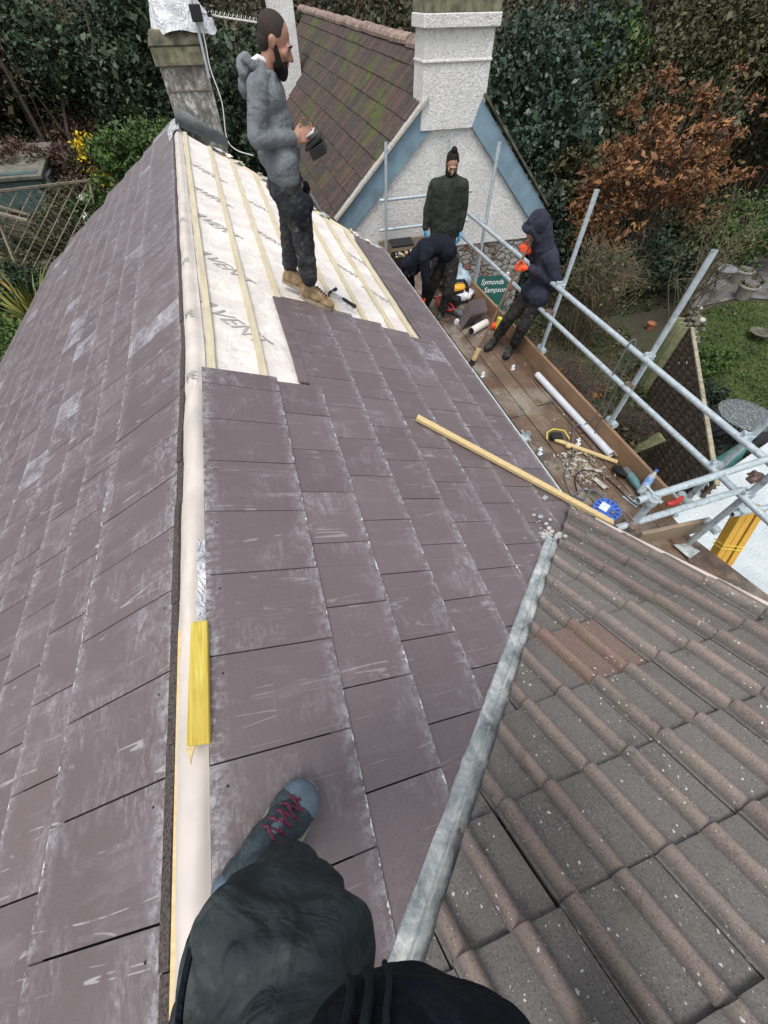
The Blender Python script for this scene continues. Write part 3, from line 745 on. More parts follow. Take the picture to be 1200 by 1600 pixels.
# lead soaker under the tile ends
mb = MB(); vs = []; fs = []
for a in range(31):
    s = L*a/30*1.1; 
    for x, z in ((.02, .0), (.2, .008)): 
        q = VA+D*s+sd_*x; 
        # drop onto tile plane
        t_ = (O0-q).dot(NV)/NV.z; vs.append(Vector((q.x, q.y, q.z+t_))+NV*(-.004))
for a in range(30): fs.append((a*2, a*2+1, a*2+3, a*2+2))
mb.add(vs, fs); mb.build('valley_soaker', M['lead'], house)
mb = MB()
for i in range(46):
    p = VA+Vector((rr.gauss(-.02, .05), rr.gauss(.02, .07), .02)); s = rr.uniform(.006, .022)
    mb.ell(p, (s, s*.8, s*.5), None, 6, 4, i % 2)
mb.build('mortar_crumbs', [M['mortar'], M['lead']], house)['kind'] = 'stuff'

# loose things on the roof ------------------------------------------------
def wood(name, p0, p1, w_, h_, mat, label, cat='timber', up=(0, 0, 1), bev=.003, group=None):
    mb = MB(); mb.beam(p0, p1, w_, h_, up); p = (Vector(p0)+Vector(p1))/2
    # rotate texture: use local frame by building along x
    o = mb.build(name, mat, None, bevel=bev, origin=p); return tag(o, label, cat, group)
mb = MB(); d = PR(.26, .0, .03)
mb.prism([PR(.64, -.052, .034), PR(.26, -.062, .036), PR(.255, .000, .026), PR(.645, .000, .026)], (0, 0, -.016))
tag(mb.build('ridge_timber', M['yellow_wood'], None, bevel=.002, origin=(-.5, .45, -1.32)), 'short flat yellow timber lying on the white ridge membrane', 'timber')
mb = MB(); mb.prism([PR(.257, -.066, .030), PR(.257, -.038, .030), PR(.235, -.046, .028), PR(.212, -.050, .027), PR(.24, -.056, .028)], (0, 0, -.004))
tag(mb.build('wood_splinter', M['battenx'], None, origin=(-.5, .24, -1.33)), 'pale torn splinter at the near end of the yellow ridge timber', 'splinter')
mb = MB(); vs = [];fs = []
for a in range(9):
    Y = .66+.36*a/8
    for b in range(4):
        s = .72+.1*b; p = strip_pt(Y, min(s, 1.02)); vs.append(p+Vector((0, 0, .02+.012*math.sin(a*1.3+b)-.003*b)))
for a in range(8):
    for b in range(3): q = a*4+b; fs.append((q, q+4, q+5, q+1))
mb.add(vs, fs); o = mb.build('foil_strip', M['white_bag'], None, smooth=True, origin=(-.5, .8, -1.3)); tag(o, 'shiny white foil strip peeling beside the ridge above the yellow timber', 'foil strip')
wood('long_batten', Vector((.82, 2.01, -1.82)), Vector((2.02, 1.045, -2.305)), .045, .03, M['battenx'], 'long pale softwood batten lying diagonally across the slates over the eave')
mb = MB(); mb.box(PR(1.283, 2.17, .028), (.04, .03, .012), Matrix.Rotation(.5, 3, 'Z')); tag(mb.build('slate_chip', M['lead'], None, bevel=.003, origin=PR(1.283, 2.17, .02)), 'small grey chip lying on the slates below the long batten', 'slate chip')
# hammer
hm = thing('claw_hammer', (.69, 3.81, -1.8), 'claw hammer with black grip lying on the battens beside the grey hoodie roofer', 'hammer')
A, B = Vector((.605, 3.93, -1.755)), Vector((.775, 3.70, -1.815)); dd = (B-A).normalized(); sd2 = dd.cross(Vector((0, 0, 1))).normalized()
mb = MB(); mb.tube([A+dd*.0, A+dd*.17], .009, 8); mb.build('shaft', M['steel'], hm, smooth=True)
mb = MB(); mb.tube([A+dd*.14, A+dd*.17, A+dd*.25, A+dd*.30], [.012, .016, .015, .018], 10); mb.build('grip', M['black'], hm, smooth=True)
mb = MB(); mb.tube(interp([A-sd2*.065, A-sd2*.03+dd*.002, A+sd2*.02, A+sd2*.055+dd*.012, A+sd2*.085+dd*.035], 4), [.017]*4+[.013]*4+[.014]*4+[.009]*4+[.003], 10); mb.build('head', M['black'], hm, smooth=True)

# TV aerial on the chimney ---------------------------------------------------
ae = thing('tv_aerial', (-.08, 9.6, -1.3), 'white television aerial on a mast strapped to the old chimney', 'aerial')
mb = MB(); mb.tube([(-.10, 9.58, -.85), (-.075, 9.55, .35)], .021, 10); mb.build('mast', M['steel'], ae, smooth=True)
mb = MB(); mb.tube([(-.09, 9.55, -.2), (.25, 9.6, -.26), (.95, 9.6, -.34)], .012, 8)
for i in range(14):
    x = .12+i*.06; z = -.235-(x-.1)*.12; mb.tube([(x, 9.5, z+.03), (x+.02, 9.6, z), (x+.05, 9.68, z+.035)], .005, 6)
mb.build('boom', M['white_trim'], ae, smooth=True)
mb = MB(); mb.box((-.06, 9.52, -.22), (.16, .08, .16)); mb.box((.12, 9.54, -.2), (.06, .06, .12)); mb.build('mast_clamp', M['black'], ae, bevel=.01)
mb = MB(); mb.tube(interp([(-.06, 9.56, .2), (-.03, 9.54, -.4), (-.05, 9.5, -.75), (0.0, 9.4, -1.1), (-.06, 9.3, -1.5), (.05, 9.1, -1.62), (.3, 8.85, -1.66)], 8), .008, 6); mb.build('aerial_cable', M['white_trim'], ae, smooth=True)
# plastic sheet wrapped round chimney pots
mb = MB(); vs = []; fs = []; na, nb = 40, 16
for b in range(nb+1):
    t_ = b/nb; z = -.40+.62*t_
    for a in range(na):
        an = 6.283*a/na; rx = .40-.20*t_; ry = .30-.15*t_
        k = 1+.16*mnoise.noise(Vector((math.cos(an)*2, math.sin(an)*2, t_*3)))+.06*mnoise.noise(Vector((math.cos(an)*7, math.sin(an)*7, t_*8)))
        vs.append((-.36+rx*math.cos(an)*k+.14*(1-t_)*(math.cos(an) > .5), 9.85+ry*math.sin(an)*k, z+.03*math.sin(an*3)*(1-t_)))
for b in range(nb):
    for a in range(na): fs.append((b*na+a, b*na+(a+1) % na, (b+1)*na+(a+1) % na, (b+1)*na+a))
fs.append(tuple(nb*na+a for a in range(na)))
mb.add(vs, fs); tag(mb.build('plastic_sheet', M['white_bag'], None, smooth=True, origin=(-.36, 9.85, -.4)), 'crumpled white plastic sheet wrapped over the old chimney top behind the aerial', 'plastic sheet')

# ============================================================ NEIGHBOUR HOUSE
nh = thing('neighbour_house', (3.4, 14, -6.0), 'neighbouring white roughcast cottage with blue bargeboards and mossy clay tiled roof', 'house')
EL, ER, AP = Vector((1.50, 8.13, -2.43)), Vector((5.52, 7.97, -2.52)), Vector((3.47, 8.05, -.62))
HD = Vector((-.014, 1., .012))
mb = MB(); g = [Vector((1.62, 8.125, -3.06)), Vector((5.42, 7.975, -3.06)), ER+Vector((-.08, 0, -.0)), AP+Vector((0, 0, -.1)), EL+Vector((.1, 0, 0))]
mb.prism(g, (-.17, 12, .1)); mb.build('wall', M['render'], nh)
mb = MB(); mb.prism([Vector((1.60, 8.145, -6.3)), Vector((5.44, 7.995, -6.3)), Vector((5.44, 7.995, -3.06)), Vector((1.60, 8.145, -3.06))], (-.17, 12, 0)); mb.build('stone_base', M['rubble_wall'], nh)
def barge(a, b, inn, name='bargeboard'):
    mb = MB(); w_ = Vector((0, -.035, 0)); o = Vector((0, -.06, 0))
    mb.prism([a+o, b+o, b+inn+o, a+inn*1.0+o], (0, .05, 0)); return mb.build(name, M['blue_paint'], nh)
barge(EL+Vector((-.02, 0, -.04)), Vector((3.03, 8.07, -1.06)), Vector((.10, 0, -.30)))
barge(Vector((3.93, 8.04, -1.06)), ER+Vector((.03, 0, -.04)), Vector((-.12, 0, -.30)))
mb = MB(); mb.beam(EL+Vector((-.05, -.05, .0)), Vector((3.03, 8.02, -1.0)), .16, .035); mb.build('verge_trim', M['mortar'], nh)
mb = MB(); mb.beam(Vector((3.95, 8.0, -1.0)), ER+Vector((.07, -.04, 0)), .14, .03); mb.build('verge_trim', M['moss_cap'], nh)
# tiled slopes: ribbed clay tiles
def tiled(A0, B0, along, name, flip=1):
    """A0 ridge point, B0 eave point, along = ridge direction vector (full length)"""
    dn = (B0-A0); Ls = dn.length; dn.normalize(); al = along.normalized(); La = along.length
    nn = al.cross(dn)*flip; nn.normalize()
    if nn.z < 0: nn = -nn
    mb = MB(); tw, tg = .52, .33; rq = random.Random(4)
    rows = int(Ls/tg)+1; cols = int(La/tw)
    for i in range(rows):
        for j in range(cols):
            a0 = j*tw; s1 = min((i+1)*tg, Ls+.05); s0 = i*tg; ln = .016+rq.uniform(-.004, .008)
            vs = []; att = []; fs = []; K = 24; jj = rq.uniform(-.006, .006)
            for (s, h) in ((s1, ln-.014), (s1, ln), (s0-.03, -.004)):
                for q in range(K+1):
                    u = q/K; ph = math.sin(u*math.pi*6)**2
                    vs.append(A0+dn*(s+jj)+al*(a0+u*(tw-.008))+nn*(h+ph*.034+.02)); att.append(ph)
            for r_ in range(2):
                for q in range(K): i0 = r_*(K+1)+q; fs.append((i0, i0+1, i0+K+2, i0+K+1))
            mb.add(vs, fs, 0, [[(0, 0)]*4]*len(fs), att)
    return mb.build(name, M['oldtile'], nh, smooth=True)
roofL = tiled(AP, EL+Vector((-.08, 0, -.07)), HD*12.2, 'tiled_roof')
tag(roofL, 'left slope with bright moss patches and slipped tiles')
mb = MB(); mb.prism([AP+Vector((0, .02, .0)), EL+Vector((-.05, .02, -.03)), EL+Vector((0, .02, -.1)), AP+Vector((0, .02, -.1))], (-.17, 12, .14)); mb.build('roof_deck', M['deck'], nh)
mb = MB(); mb.prism([AP+Vector((0, .02, .0)), ER+Vector((.12, .02, -.10)), ER+Vector((0, .02, -.2)), AP+Vector((0, .02, -.1))], (-.17, 12, .14)); o = mb.build('tiled_roof', M['oldtile'], nh)
mb = MB(); L0 = 0; rq = random.Random(8)
while L0 < 12.1:
    p = AP+HD*L0+Vector((0, 0, .03+rq.uniform(-.012, .012))); q = AP+HD*(L0+1.0)+Vector((0, 0, .03+rq.uniform(-.012, .012))); vs = []; fs = []
    for e, pp in enumerate((p, q)):
        for k in range(9): an = math.pi*(-.08+1.16*k/8); vs.append(pp+Vector((math.cos(an)*(.14+.008*e), 0, math.sin(an)*(.10+.008*e)-.03)))
    for k in range(8): fs.append((k, k+1, k+10, k+9))
    fs.append(tuple(range(9))); fs.append(tuple(range(17, 8, -1)))
    mb.add(vs, fs); L0 += 1.02+rq.uniform(-.1, .1)
mb.build('ridge_tiles', M['ridgetile'], roofL)
# gable chimney
mb = MB(); mb.box((3.46, 8.20, -.62), (1.06, .42, 1.50)); chn = mb.build('chimney', M['render'], nh)
mb = MB(); mb.box((3.46, 8.20, -.29), (1.16, .54, .13)); mb.box((3.46, 8.20, -.655), (1.09, .46, .035)); mb.build('chimney_band', M['render'], chn, bevel=.01)
mb = MB(); mb.box((3.46, 8.22, -.10), (1.12, .56, .26)); mb.box((3.46, 8.22, .10), (1.0, .5, .2)); mb.build('chimney_cap', M['lichen_brick'], chn, bevel=.012)
mb = MB(); mb.prism([Vector((2.93, 8.045, -1.1)), Vector((3.99, 8.02, -1.1)), Vector((4.02, 8.02, -1.34)), Vector((2.92, 8.045, -1.34))], (0, .2, 0)); mb.build('chimney_base', M['render'], chn)
# second chimney at the far left side
mb = MB(); mb.box((1.98, 16.3, -2.4), (.62, .6, 4.6)); c2 = mb.build('chimney', M['render'], nh); tag(c2, 'white roughcast chimney behind the grey hoodie roofer')
mb = MB(); mb.lathe([(.14, 0), (.16, .03), (.12, .06), (.12, .34), (.14, .38)], (1.95, 16.2, -.1), seg=16); mb.build('chimney_pot', M['lichen_brick'], c2, smooth=True)
# ============================================================ SCAFFOLD
PZ = -3.0
sc = thing('scaffold', (2.8, 4.0, -6.0), 'galvanised tube scaffold with worn timber boards running along the eaves', 'scaffold')
TR = .0245
def tube(p0, p1, name='tube', r=TR):
    mb = MB(); mb.pipe(p0, p1, r); return mb.build(name, M['steel'], sc, smooth=True)
posts = [(3.22, 5.89, -1.16), (3.22, 3.85, -1.15), (3.20, 2.38, -1.15), (3.235, 1.29, -1.0), (3.16, .975, -.85), (2.30, 7.80, -1.43), (3.42, 7.93, -1.45)]
for x, y, zt in posts: tube((x, y, -6.0), (x, y, zt), 'standard')
tube((2.12, .985, -6.0), (2.12, .985, -1.97), 'standard')
tube((2.05, 3.98, -6.0), (2.05, 3.98, -2.78), 'standard')
tube((2.10, 2.52, -6.0), (2.32, 2.52, -2.80) , 'standard')
tube((3.14, 8.0, -2.005), (3.135, -.6, -2.005), 'guard_rail')
tube((3.11, 8.0, -2.305), (3.11, -.6, -2.305), 'guard_rail')
tube((2.19, 7.83, -2.16), (3.9, 7.83, -2.155), 'guard_rail')
tube((2.18, 7.83, -2.59), (3.9, 7.83, -2.585), 'guard_rail')
tube((2.01, 1.01, -1.995), (3.17, 1.06, -1.98), 'guard_rail')
tube((1.985, .985, -2.275), (3.13, 1.015, -2.28), 'guard_rail')
tube((3.17, 1.3, -3.12), (3.17, 8.0, -3.12), 'ledger'); tube((2.05, .9, -3.12), (2.05, 8.0, -3.12), 'ledger')
tube((3.3, .98, -2.62), (4.3, .9, -2.62), 'guard_rail')
for y in (1.3, 2.4, 3.9, 5.0, 5.93, 7.6): tube((1.9, y, -3.067), (3.35, y, -3.067), 'transom')
def coupler(p, ax=(0, 1, 0), ax2=(0, 0, 1), m='steel'):
    mb = MB(); p = Vector(p); a = Vector(ax); b = Vector(ax2); o = a.cross(b).normalized()
    mb.tube([p-b*.024+o*.027, p+b*.024+o*.027], .034, 12); mb.tube([p-a*.024-o*.02, p+a*.024-o*.02], .034, 12)
    mb.box(p, (.05, .05, .05)); mb.tube([p+a*.05+o*.04, p+a*.05-o*.02], .007, 6); mb.tube([p+a*.05+o*.055, p+a*.05+o*.04], .013, 6)
    mb.tube([p+b*.05-o*.05, p+b*.05+o*.01], .007, 6); mb.tube([p+b*.05-o*.065, p+b*.05-o*.05], .013, 6)
    mb.box(p+a*.04+o*.02, (.02, .03, .05)); return mb.build('coupler', M[m], sc, smooth=True)
for x, y, zt in posts[:5]:
    coupler((3.18, y, -2.005)); coupler((3.15, y, -2.305), m='rusty' if y > 2 else 'steel')
coupler((3.13, 1.02, -2.15), m='rusty'); coupler((2.3, 7.85, -2.16), (1, 0, 0)); coupler((2.3, 7.85, -2.59), (1, 0, 0))
coupler((2.10, 1.005, -1.995), (1, 0, 0)); coupler((2.10, .985, -2.275), (1, 0, 0), m='rusty'); coupler((2.2, 3.98, -2.86), (1, 0, 0)); coupler((2.28, 2.52, -2.87), (1, 0, 0))
coupler((3.38, 1.0, -2.60), (1, 0, 0))
for x, y, zt in posts[1:5]:
    mb = MB(); mb.tube([(3.225, y-.06, -2.77), (3.225, y+.06, -2.77)], .036, 12); mb.ell((3.225, y+.06, -2.77), (.036, .03, .036)); mb.build('base_coupler', M['plastic_grey'] if y in (2.38, 1.29) else M['steel'], sc, smooth=True)
# boards
mb = None; rq = random.Random(14); xs = 1.98
for i in range(6):
    w_ = .206; x = xs+i*.2085+w_/2; y = 8.0; segs = [(8.0, 5.6+rq.uniform(-.6, .6)), (None, 2.4+rq.uniform(-.7, .9)), (None, 1.0 if i < 4 else .62)]
    for s0, s1 in segs:
        y0 = y; y1 = s1+.006; y = s1-.006; mb = MB(); L = y0-y1
        mb.box((x+rq.uniform(-.003, .003), (y0+y1)/2, PZ-.019+rq.uniform(-.005, .002)), (w_-.006, L, .038)); mb.build('board', M['board'], sc, bevel=.004)
mb = MB(); mb.beam((3.10, 1.2, PZ-.05), (3.35, .25, PZ-.03), .225, .038); mb.build('board', M['board'], sc, bevel=.004)
mb = MB(); mb.box((3.19, 5.0, -2.895), (.036, 5.0, .215)); mb.build('toe_board', M['toeboard'], sc, bevel=.004)
mb = MB(); mb.box((3.18, 1.86, -2.895), (.036, 1.22, .215)); mb.build('toe_board', M['toeboard'], sc, bevel=.004)
mb = MB(); mb.beam((2.62, 1.10, -2.895), (3.30, 1.06, -2.895), .036, .215); mb.build('toe_board', M['toeboard2'], sc, bevel=.004)
mb = MB(); mb.box((2.75, 7.96, -2.90), (1.1, .038, .2)); mb.build('toe_board', M['toeboard2'], sc, bevel=.004)

# ------------------------------------------------------------ things on the platform
def Q(px, py, z):      # (unused helper kept out)
    pass
# grey-white pipe
mb = MB(); mb.pipe((3.085, 3.60, PZ+.045), (3.115, 2.10, PZ+.045), .040, .004, 22); pp = mb.build('plastic_pipe', M['white_pvc'], None, smooth=True, origin=(3.1, 2.9, PZ)); tag(pp, 'long grey white plastic pipe lying along the toe board', 'pipe')
mb = MB(); mb.tube([(3.172, 2.15, PZ+.045), (3.175, 2.06, PZ+.045)], .026, 12); mb.build('cardboard_core', M['toeboard2'], pp, smooth=True)
wood('timber_offcut', (2.68, 2.49, PZ+.03), (3.13, 2.00, PZ+.03), .045, .022, M['battenx'], 'pale timber offcut lying between the black tape and the grinder')
# rubble heap
mb = MB(); rq = random.Random(31)
for i in range(190):
    x = rq.gauss(2.76, .12); y = rq.gauss(2.06, .13); s = rq.uniform(.006, .024); q = Matrix.Rotation(rq.uniform(0, 3), 3, 'Z') @ Matrix.Rotation(rq.uniform(-.5, .5), 3, 'X')
    if rq.random() < .6: mb.box((x, y, PZ+.006+s*.3), (s*2.6, s*.9, s*.5), q, rq.choice([0, 0, 1, 2]))
    else: mb.ell((x, y, PZ+s*.4), (s, s*.8, s*.5), q, 6, 4, rq.choice([0, 0, 1, 2]), .4)
for i in range(130):
    x = rq.uniform(2.05, 3.2); y = rq.uniform(1.4, 4.2) if rq.random() < .6 else rq.gauss(2.75, .15); s = rq.uniform(.003, .011)
    mb.box((x, y, PZ+.004), (s*2, s*1.3, s), Matrix.Rotation(rq.uniform(0, 3), 3, 'Z'), rq.choice([0, 1, 2]))
tag(mb.build('rubble', [M['mortar'], M['lichen_brick'], M['toeboard2']], None, origin=(2.76, 2.06, PZ)), 'broken mortar, slate chips and splinters scattered over the scaffold boards', 'rubble', kind='stuff')
# angle grinder
gr = thing('angle_grinder', (3.08, 1.72, PZ), 'teal angle grinder with black guard beside the water bottle', 'grinder')
a, b = Vector((3.10, 1.84, PZ+.075)), Vector((3.075, 1.50, PZ+.055)); d = (b-a).normalized()
mb = MB(); mb.tube([a+d*.03, a+d*.06, a+d*.16, a+d*.20, a+d*.30, a+d*.36], [.030, .040, .040, .031, .032, .026], 14); mb.build('motor_body', M['teal_tool'], gr, smooth=True)
mb = MB(); mb.tube([a-d*.03, a+d*.05], [.028, .036], 12); mb.tube([a+Vector((0, 0, -.05)), a+Vector((0, 0, .01))], .024, 12); mb.build('gear_head', M['grey_plastic'], gr, smooth=True)
mb = MB(); ax = Vector((.35, .25, .9)).normalized(); mb.lathe([(.004, 0), (.10, 0), (.105, -.02), (.108, -.022), (.106, .004), (.004, .006)], a-d*.02+Vector((.0, .01, -.03)), ax, 28); mb.build('disc_guard', M['black'], gr, smooth=True)
mb = MB(); mb.tube(interp([b, b+Vector((-.02, -.08, .0)), b+Vector((-.12, -.02, -.03)), Vector((2.90, 1.86, PZ+.01)), Vector((2.74, 2.0, PZ+.03)), Vector((2.60, 1.95, PZ+.01)), Vector((2.50, 1.75, PZ+.01))], 8), .006, 6); mb.build('power_lead', M['black'], gr, smooth=True)
# water bottle leaning on toe board
bt = thing('water_bottle', (3.15, 1.62, PZ), 'clear plastic water bottle with blue label leaning on the toe board', 'bottle')
a, b = Vector((3.05, 1.56, PZ+.05)), Vector((3.20, 1.66, PZ+.27)); d = (b-a)
mb = MB(); mb.lathe([(.025, 0), (.036, .01), (.036, .03), (.033, .04), (.036, .05), (.036, .17), (.030, .20), (.013, .235), (.013, .25)], a, d, 18); mb.build('bottle_body', M['clear'], bt, smooth=True)
mb = MB(); mb.lathe([(.0365, .10), (.0372, .10), (.0372, .18), (.0365, .18)], a, d, 18); mb.build('bottle_label', M['bottle_label'], bt, smooth=True)
mb = MB(); mb.lathe([(.015, .247), (.016, .25), (.016, .268), (.014, .27)], a, d, 14); mb.build('bottle_cap', M['blue_plastic'], bt, smooth=True)
# cable reel
cr = thing('cable_reel', (2.56, 1.46, PZ), 'blue extension cable reel with white label beside the tiled roof', 'cable reel')
c = Vector((2.56, 1.45, PZ+.07)); ax = Vector((-.10, -.10, 1)).normalized()
mb = MB(); mb.lathe([(.02, .052), (.118, .052), (.122, .056), (.122, .064), (.116, .066), (.045, .062), (.04, .07), (.0, .07)], c, ax, 32)
q0 = Vector((0, 0, 1)).rotation_difference(ax)
mb.build('flange', M['blue_plastic'], cr, smooth=True)
mb = MB()
for i in range(14):
    an = i*math.pi*2/14; p = c+q0 @ Vector((math.cos(an)*.092, math.sin(an)*.092, .0672)); mb.box(p, (.036, .009, .003), q0.to_matrix() @ Matrix.Rotation(an, 3, 'Z'))
mb.build('flange_slots', M['black'], cr)['kind'] = 'stuff'
mb = MB(); mb.lathe([(.02, -.05), (.12, -.05), (.122, -.044), (.12, -.038), (.02, -.038)], c, ax, 32); mb.build('flange', M['blue_plastic'], cr, smooth=True)
mb = MB(); mb.lathe([(.1, -.036)]+[(.098+.008*(i % 2), -.034+i*.009) for i in range(10)]+[(.1, .05)], c, ax, 28); mb.build('wound_cable', M['black'], cr, smooth=True)
mb = MB(); mb.box(c+q0 @ Vector((-.01, .03, .071)), (.09, .075, .003), q0.to_matrix() @ Matrix.Rotation(.5, 3, 'Z')); mb.build('label_plate', M['white_label'], cr)
mb = MB(); mb.lathe([(.018, .064), (.02, .085), (.012, .09), (.0, .09)], c+q0 @ Vector((.02, -.045, 0)), ax, 14); mb.build('knob', M['grey_plastic'], cr, smooth=True)
mb = MB(); mb.tube(interp([(2.62, 1.54, PZ+.08), (2.70, 1.66, PZ+.05), (2.58, 1.78, PZ+.02), (2.46, 1.74, PZ+.02), (2.50, 1.66, PZ+.05), (2.62, 1.72, PZ+.08), (2.69, 1.55, PZ+.06)], 8), .0085, 8)
mb.tube(interp([(2.46, 1.66, PZ+.03), (2.44, 1.78, PZ+.012), (2.52, 2.02, PZ+.012), (2.72, 2.2, PZ+.03), (2.86, 2.42, PZ+.02), (3.02, 2.62, PZ+.02), (3.10, 2.56, PZ+.10), (3.15, 2.54, PZ+.3), (3.10, 2.56, PZ+.62), (3.11, 2.58, -1.97), (3.17, 2.56, -1.98), (3.17, 2.52, -2.3), (3.15, 2.46, PZ+.32), (3.10, 2.40, PZ+.06), (3.12, 2.4, PZ+.012)], 10), .0075, 8)
mb.build('cable', M['grey_plastic'], cr, smooth=True)
# tape / black tool with yellow edge
tp = thing('tape_tool', (2.74, 2.52, PZ), 'black tool on a yellow edged loop at the end of the pale offcut', 'hand tool')
mb = MB(); mb.box((2.71, 2.52, PZ+.04), (.13, .09, .07), Matrix.Rotation(-.35, 3, 'Z')); mb.build('tool_body', M['black'], tp, bevel=.015)
mb = MB(); mb.tube([(2.60, 2.52, PZ+.03), (2.64, 2.60, PZ+.05), (2.74, 2.63, PZ+.05), (2.84, 2.57, PZ+.05), (2.84, 2.45, PZ+.03)], .006, 6); mb.build('yellow_edge', M['yellow'], tp, smooth=True)
mb = MB(); mb.ell((2.77, 2.36, PZ+.03), (.035, .035, .03), None, 12, 8, 0, .2); tag(mb.build('wood_block', M['battenx'], None, smooth=True, origin=(2.77, 2.36, PZ)), 'small round pale lump of wood next to the offcut', 'wood lump')
# little white plastic caps in pairs
cap_spots = [((2.90, 3.88), '%s white plastic disc of the pair by the hooded roofer\'s shoes'), ((2.45, 3.85), '%s white plastic disc of the pair by the broom head'), ((2.93, 2.40), '%s white plastic disc of the pair above the timber offcut'), ((2.45, 2.39), '%s white plastic disc of the pair left of the rubble')]
for i, ((x, y), lb) in enumerate(cap_spots):
    for s in (-1, 1):
        mb = MB(); mb.lathe([(.026, 0), (.028, .003), (.022, .008), (.013, .011), (.013, .028), (.0, .03)], (x+s*.018, y+s*.026, PZ+.002), (s*.3, .2, 1), 14)
        tag(mb.build('plastic_disc', M['white_label'], None, smooth=True, origin=(x+s*.018, y+s*.026, PZ)), lb % ('nearer' if s < 0 else 'farther'), 'plastic disc', 'pairs of white plastic discs on the boards')
mb = MB(); mb.box((2.955, 1.53, PZ+.006), (.05, .16, .006), Matrix.Rotation(.3, 3, 'Z')); tag(mb.build('steel_plate', M['steel'], None, origin=(2.955, 1.53, PZ)), 'flat metal strip on the boards below the open tube end', 'metal strip')
mb = MB(); mb.box((2.78, 1.80, PZ+.03), (.05, .15, .005), Matrix.Rotation(.2, 3, 'Z')); tag(mb.build('slate_shard', M['mortar'], None, origin=(2.78, 1.8, PZ)), 'pale flat shard beside the rubble and the grinder lead', 'shard')
# red handled clamp hanging at the tube
cl = thing('red_clamp', (2.62, 1.12, -2.4), 'red handled snips resting on the scaffold tube by the bottle', 'snips')
mb = MB(); mb.tube(interp([(2.52, 1.14, -2.40), (2.60, 1.20, -2.36), (2.70, 1.20, -2.37), (2.76, 1.16, -2.42)], 6), [.012]*18+[.014], 8); mb.build('jaw', M['steel'], cl, smooth=True)
mb = MB(); mb.tube(interp([(2.66, 1.14, -2.44), (2.72, 1.13, -2.43), (2.80, 1.15, -2.41)], 5), [.016, .018, .02, .022, .022, .022, .022, .02, .02, .016, .012], 10); mb.build('red_grip', M['red_plastic'], cl, smooth=True)
# yellow strapped timber bundle
tb = thing('timber_bundle', (3.6, .9, -3.3), 'bright yellow strapped timber bundle standing beside the end of the scaffold', 'timber bundle')
A, B = Vector((3.86, 1.10, -2.86)), Vector((3.62, .70, -3.72)); d = (B-A).normalized(); s1 = Vector((.93, -.36, -.1)); s1 = (s1-d*s1.dot(d)).normalized(); s2 = d.cross(s1)
for i in range(3):
    for j in range(2):
        mb = MB(); o = s1*(i-1)*.062+s2*(j-.5)*.05+d*random.uniform(-.03, .03)+(s1*.02 if i == 2 else Vector()); mb.beam(A+o, B+o, .058, .046, s2); mb.build('timber', M['orange_wood'], tb, bevel=.002)
for t_ in (.42, .46):
    mb = MB(); p = A+(B-A)*t_; mb.tube([p+s1*x*.102+s2*y*.058 for x, y in ((-1, -1), (1.1, -1), (1.1, 1), (-1, 1), (-1, -1))], .004, 6); mb.build('strap', M['yellow'], tb)
mb = MB(); mb.add([(2.98, .99, PZ+.03), (3.10, .97, PZ+.02), (3.14, .86, PZ+.05), (3.02, .83, PZ+.03), (2.98, .99, PZ+.022), (3.10, .97, PZ+.012), (3.14, .86, PZ+.042), (3.02, .83, PZ+.022)], [(0, 1, 2, 3), (7, 6, 5, 4), (0, 4, 5, 1), (1, 5, 6, 2), (2, 6, 7, 3), (3, 7, 4, 0)]); tag(mb.build('slate_scrap', M['lead'], None, origin=(3.1, .85, PZ)), 'blue grey scrap of slate behind the end toe board', 'slate scrap')

# stack of spare slates leaning on the toe board
for i in range(6):
    mb = MB(); rot = Matrix.Rotation(R(-18), 3, 'Z') @ Matrix.Rotation(R(-62+i*3), 3, 'Y'); p = Vector((2.74+i*.047, 5.13+i*.012, PZ+.125))
    mb.box(p, (.26, .40, .007), rot); mb.has_uv = True; mb.uv = [[(.16, .15)]*4]*6
    tag(mb.build('spare_slate', M['slate'], None, origin=p), ('spare purple slate leaning by the red cutter, %s of six' % ['nearest the roof', 'second from the roof', 'third from the roof', 'fourth from the roof', 'fifth from the roof', 'nearest the toe board'][i]), 'slate', 'spare slates leaning on the platform')
# black and red cutter
ct = thing('slate_cutter', (2.66, 5.45, PZ), 'black and red slate cutter lying behind the spare slates', 'cutter')
mb = MB(); mb.beam((2.52, 5.72, PZ+.07), (2.92, 5.02, PZ+.04), .10, .05); mb.build('base_bar', M['grey_plastic'], ct, bevel=.006)
mb = MB(); mb.tube(interp([(2.48, 5.6, PZ+.09), (2.52, 5.74, PZ+.13), (2.60, 5.68, PZ+.14), (2.66, 5.40, PZ+.11), (2.56, 5.38, PZ+.10), (2.48, 5.58, PZ+.09)], 6), .018, 8); mb.build('red_frame', M['red_plastic'], ct, smooth=True)
mb = MB(); mb.box((2.72, 5.52, PZ+.15), (.14, .17, .14), Matrix.Rotation(.6, 3, 'Z')); mb.tube([(2.66, 5.62, PZ+.2), (2.86, 5.52, PZ+.28)], .022, 8); mb.build('motor_block', M['black'], ct, bevel=.02)
mb = MB(); mb.tube([(2.60, 5.12, PZ+.035), (2.63, 5.16, PZ+.035)], .035, 14); mb.build('wheel', M['white_label'], ct, smooth=True)
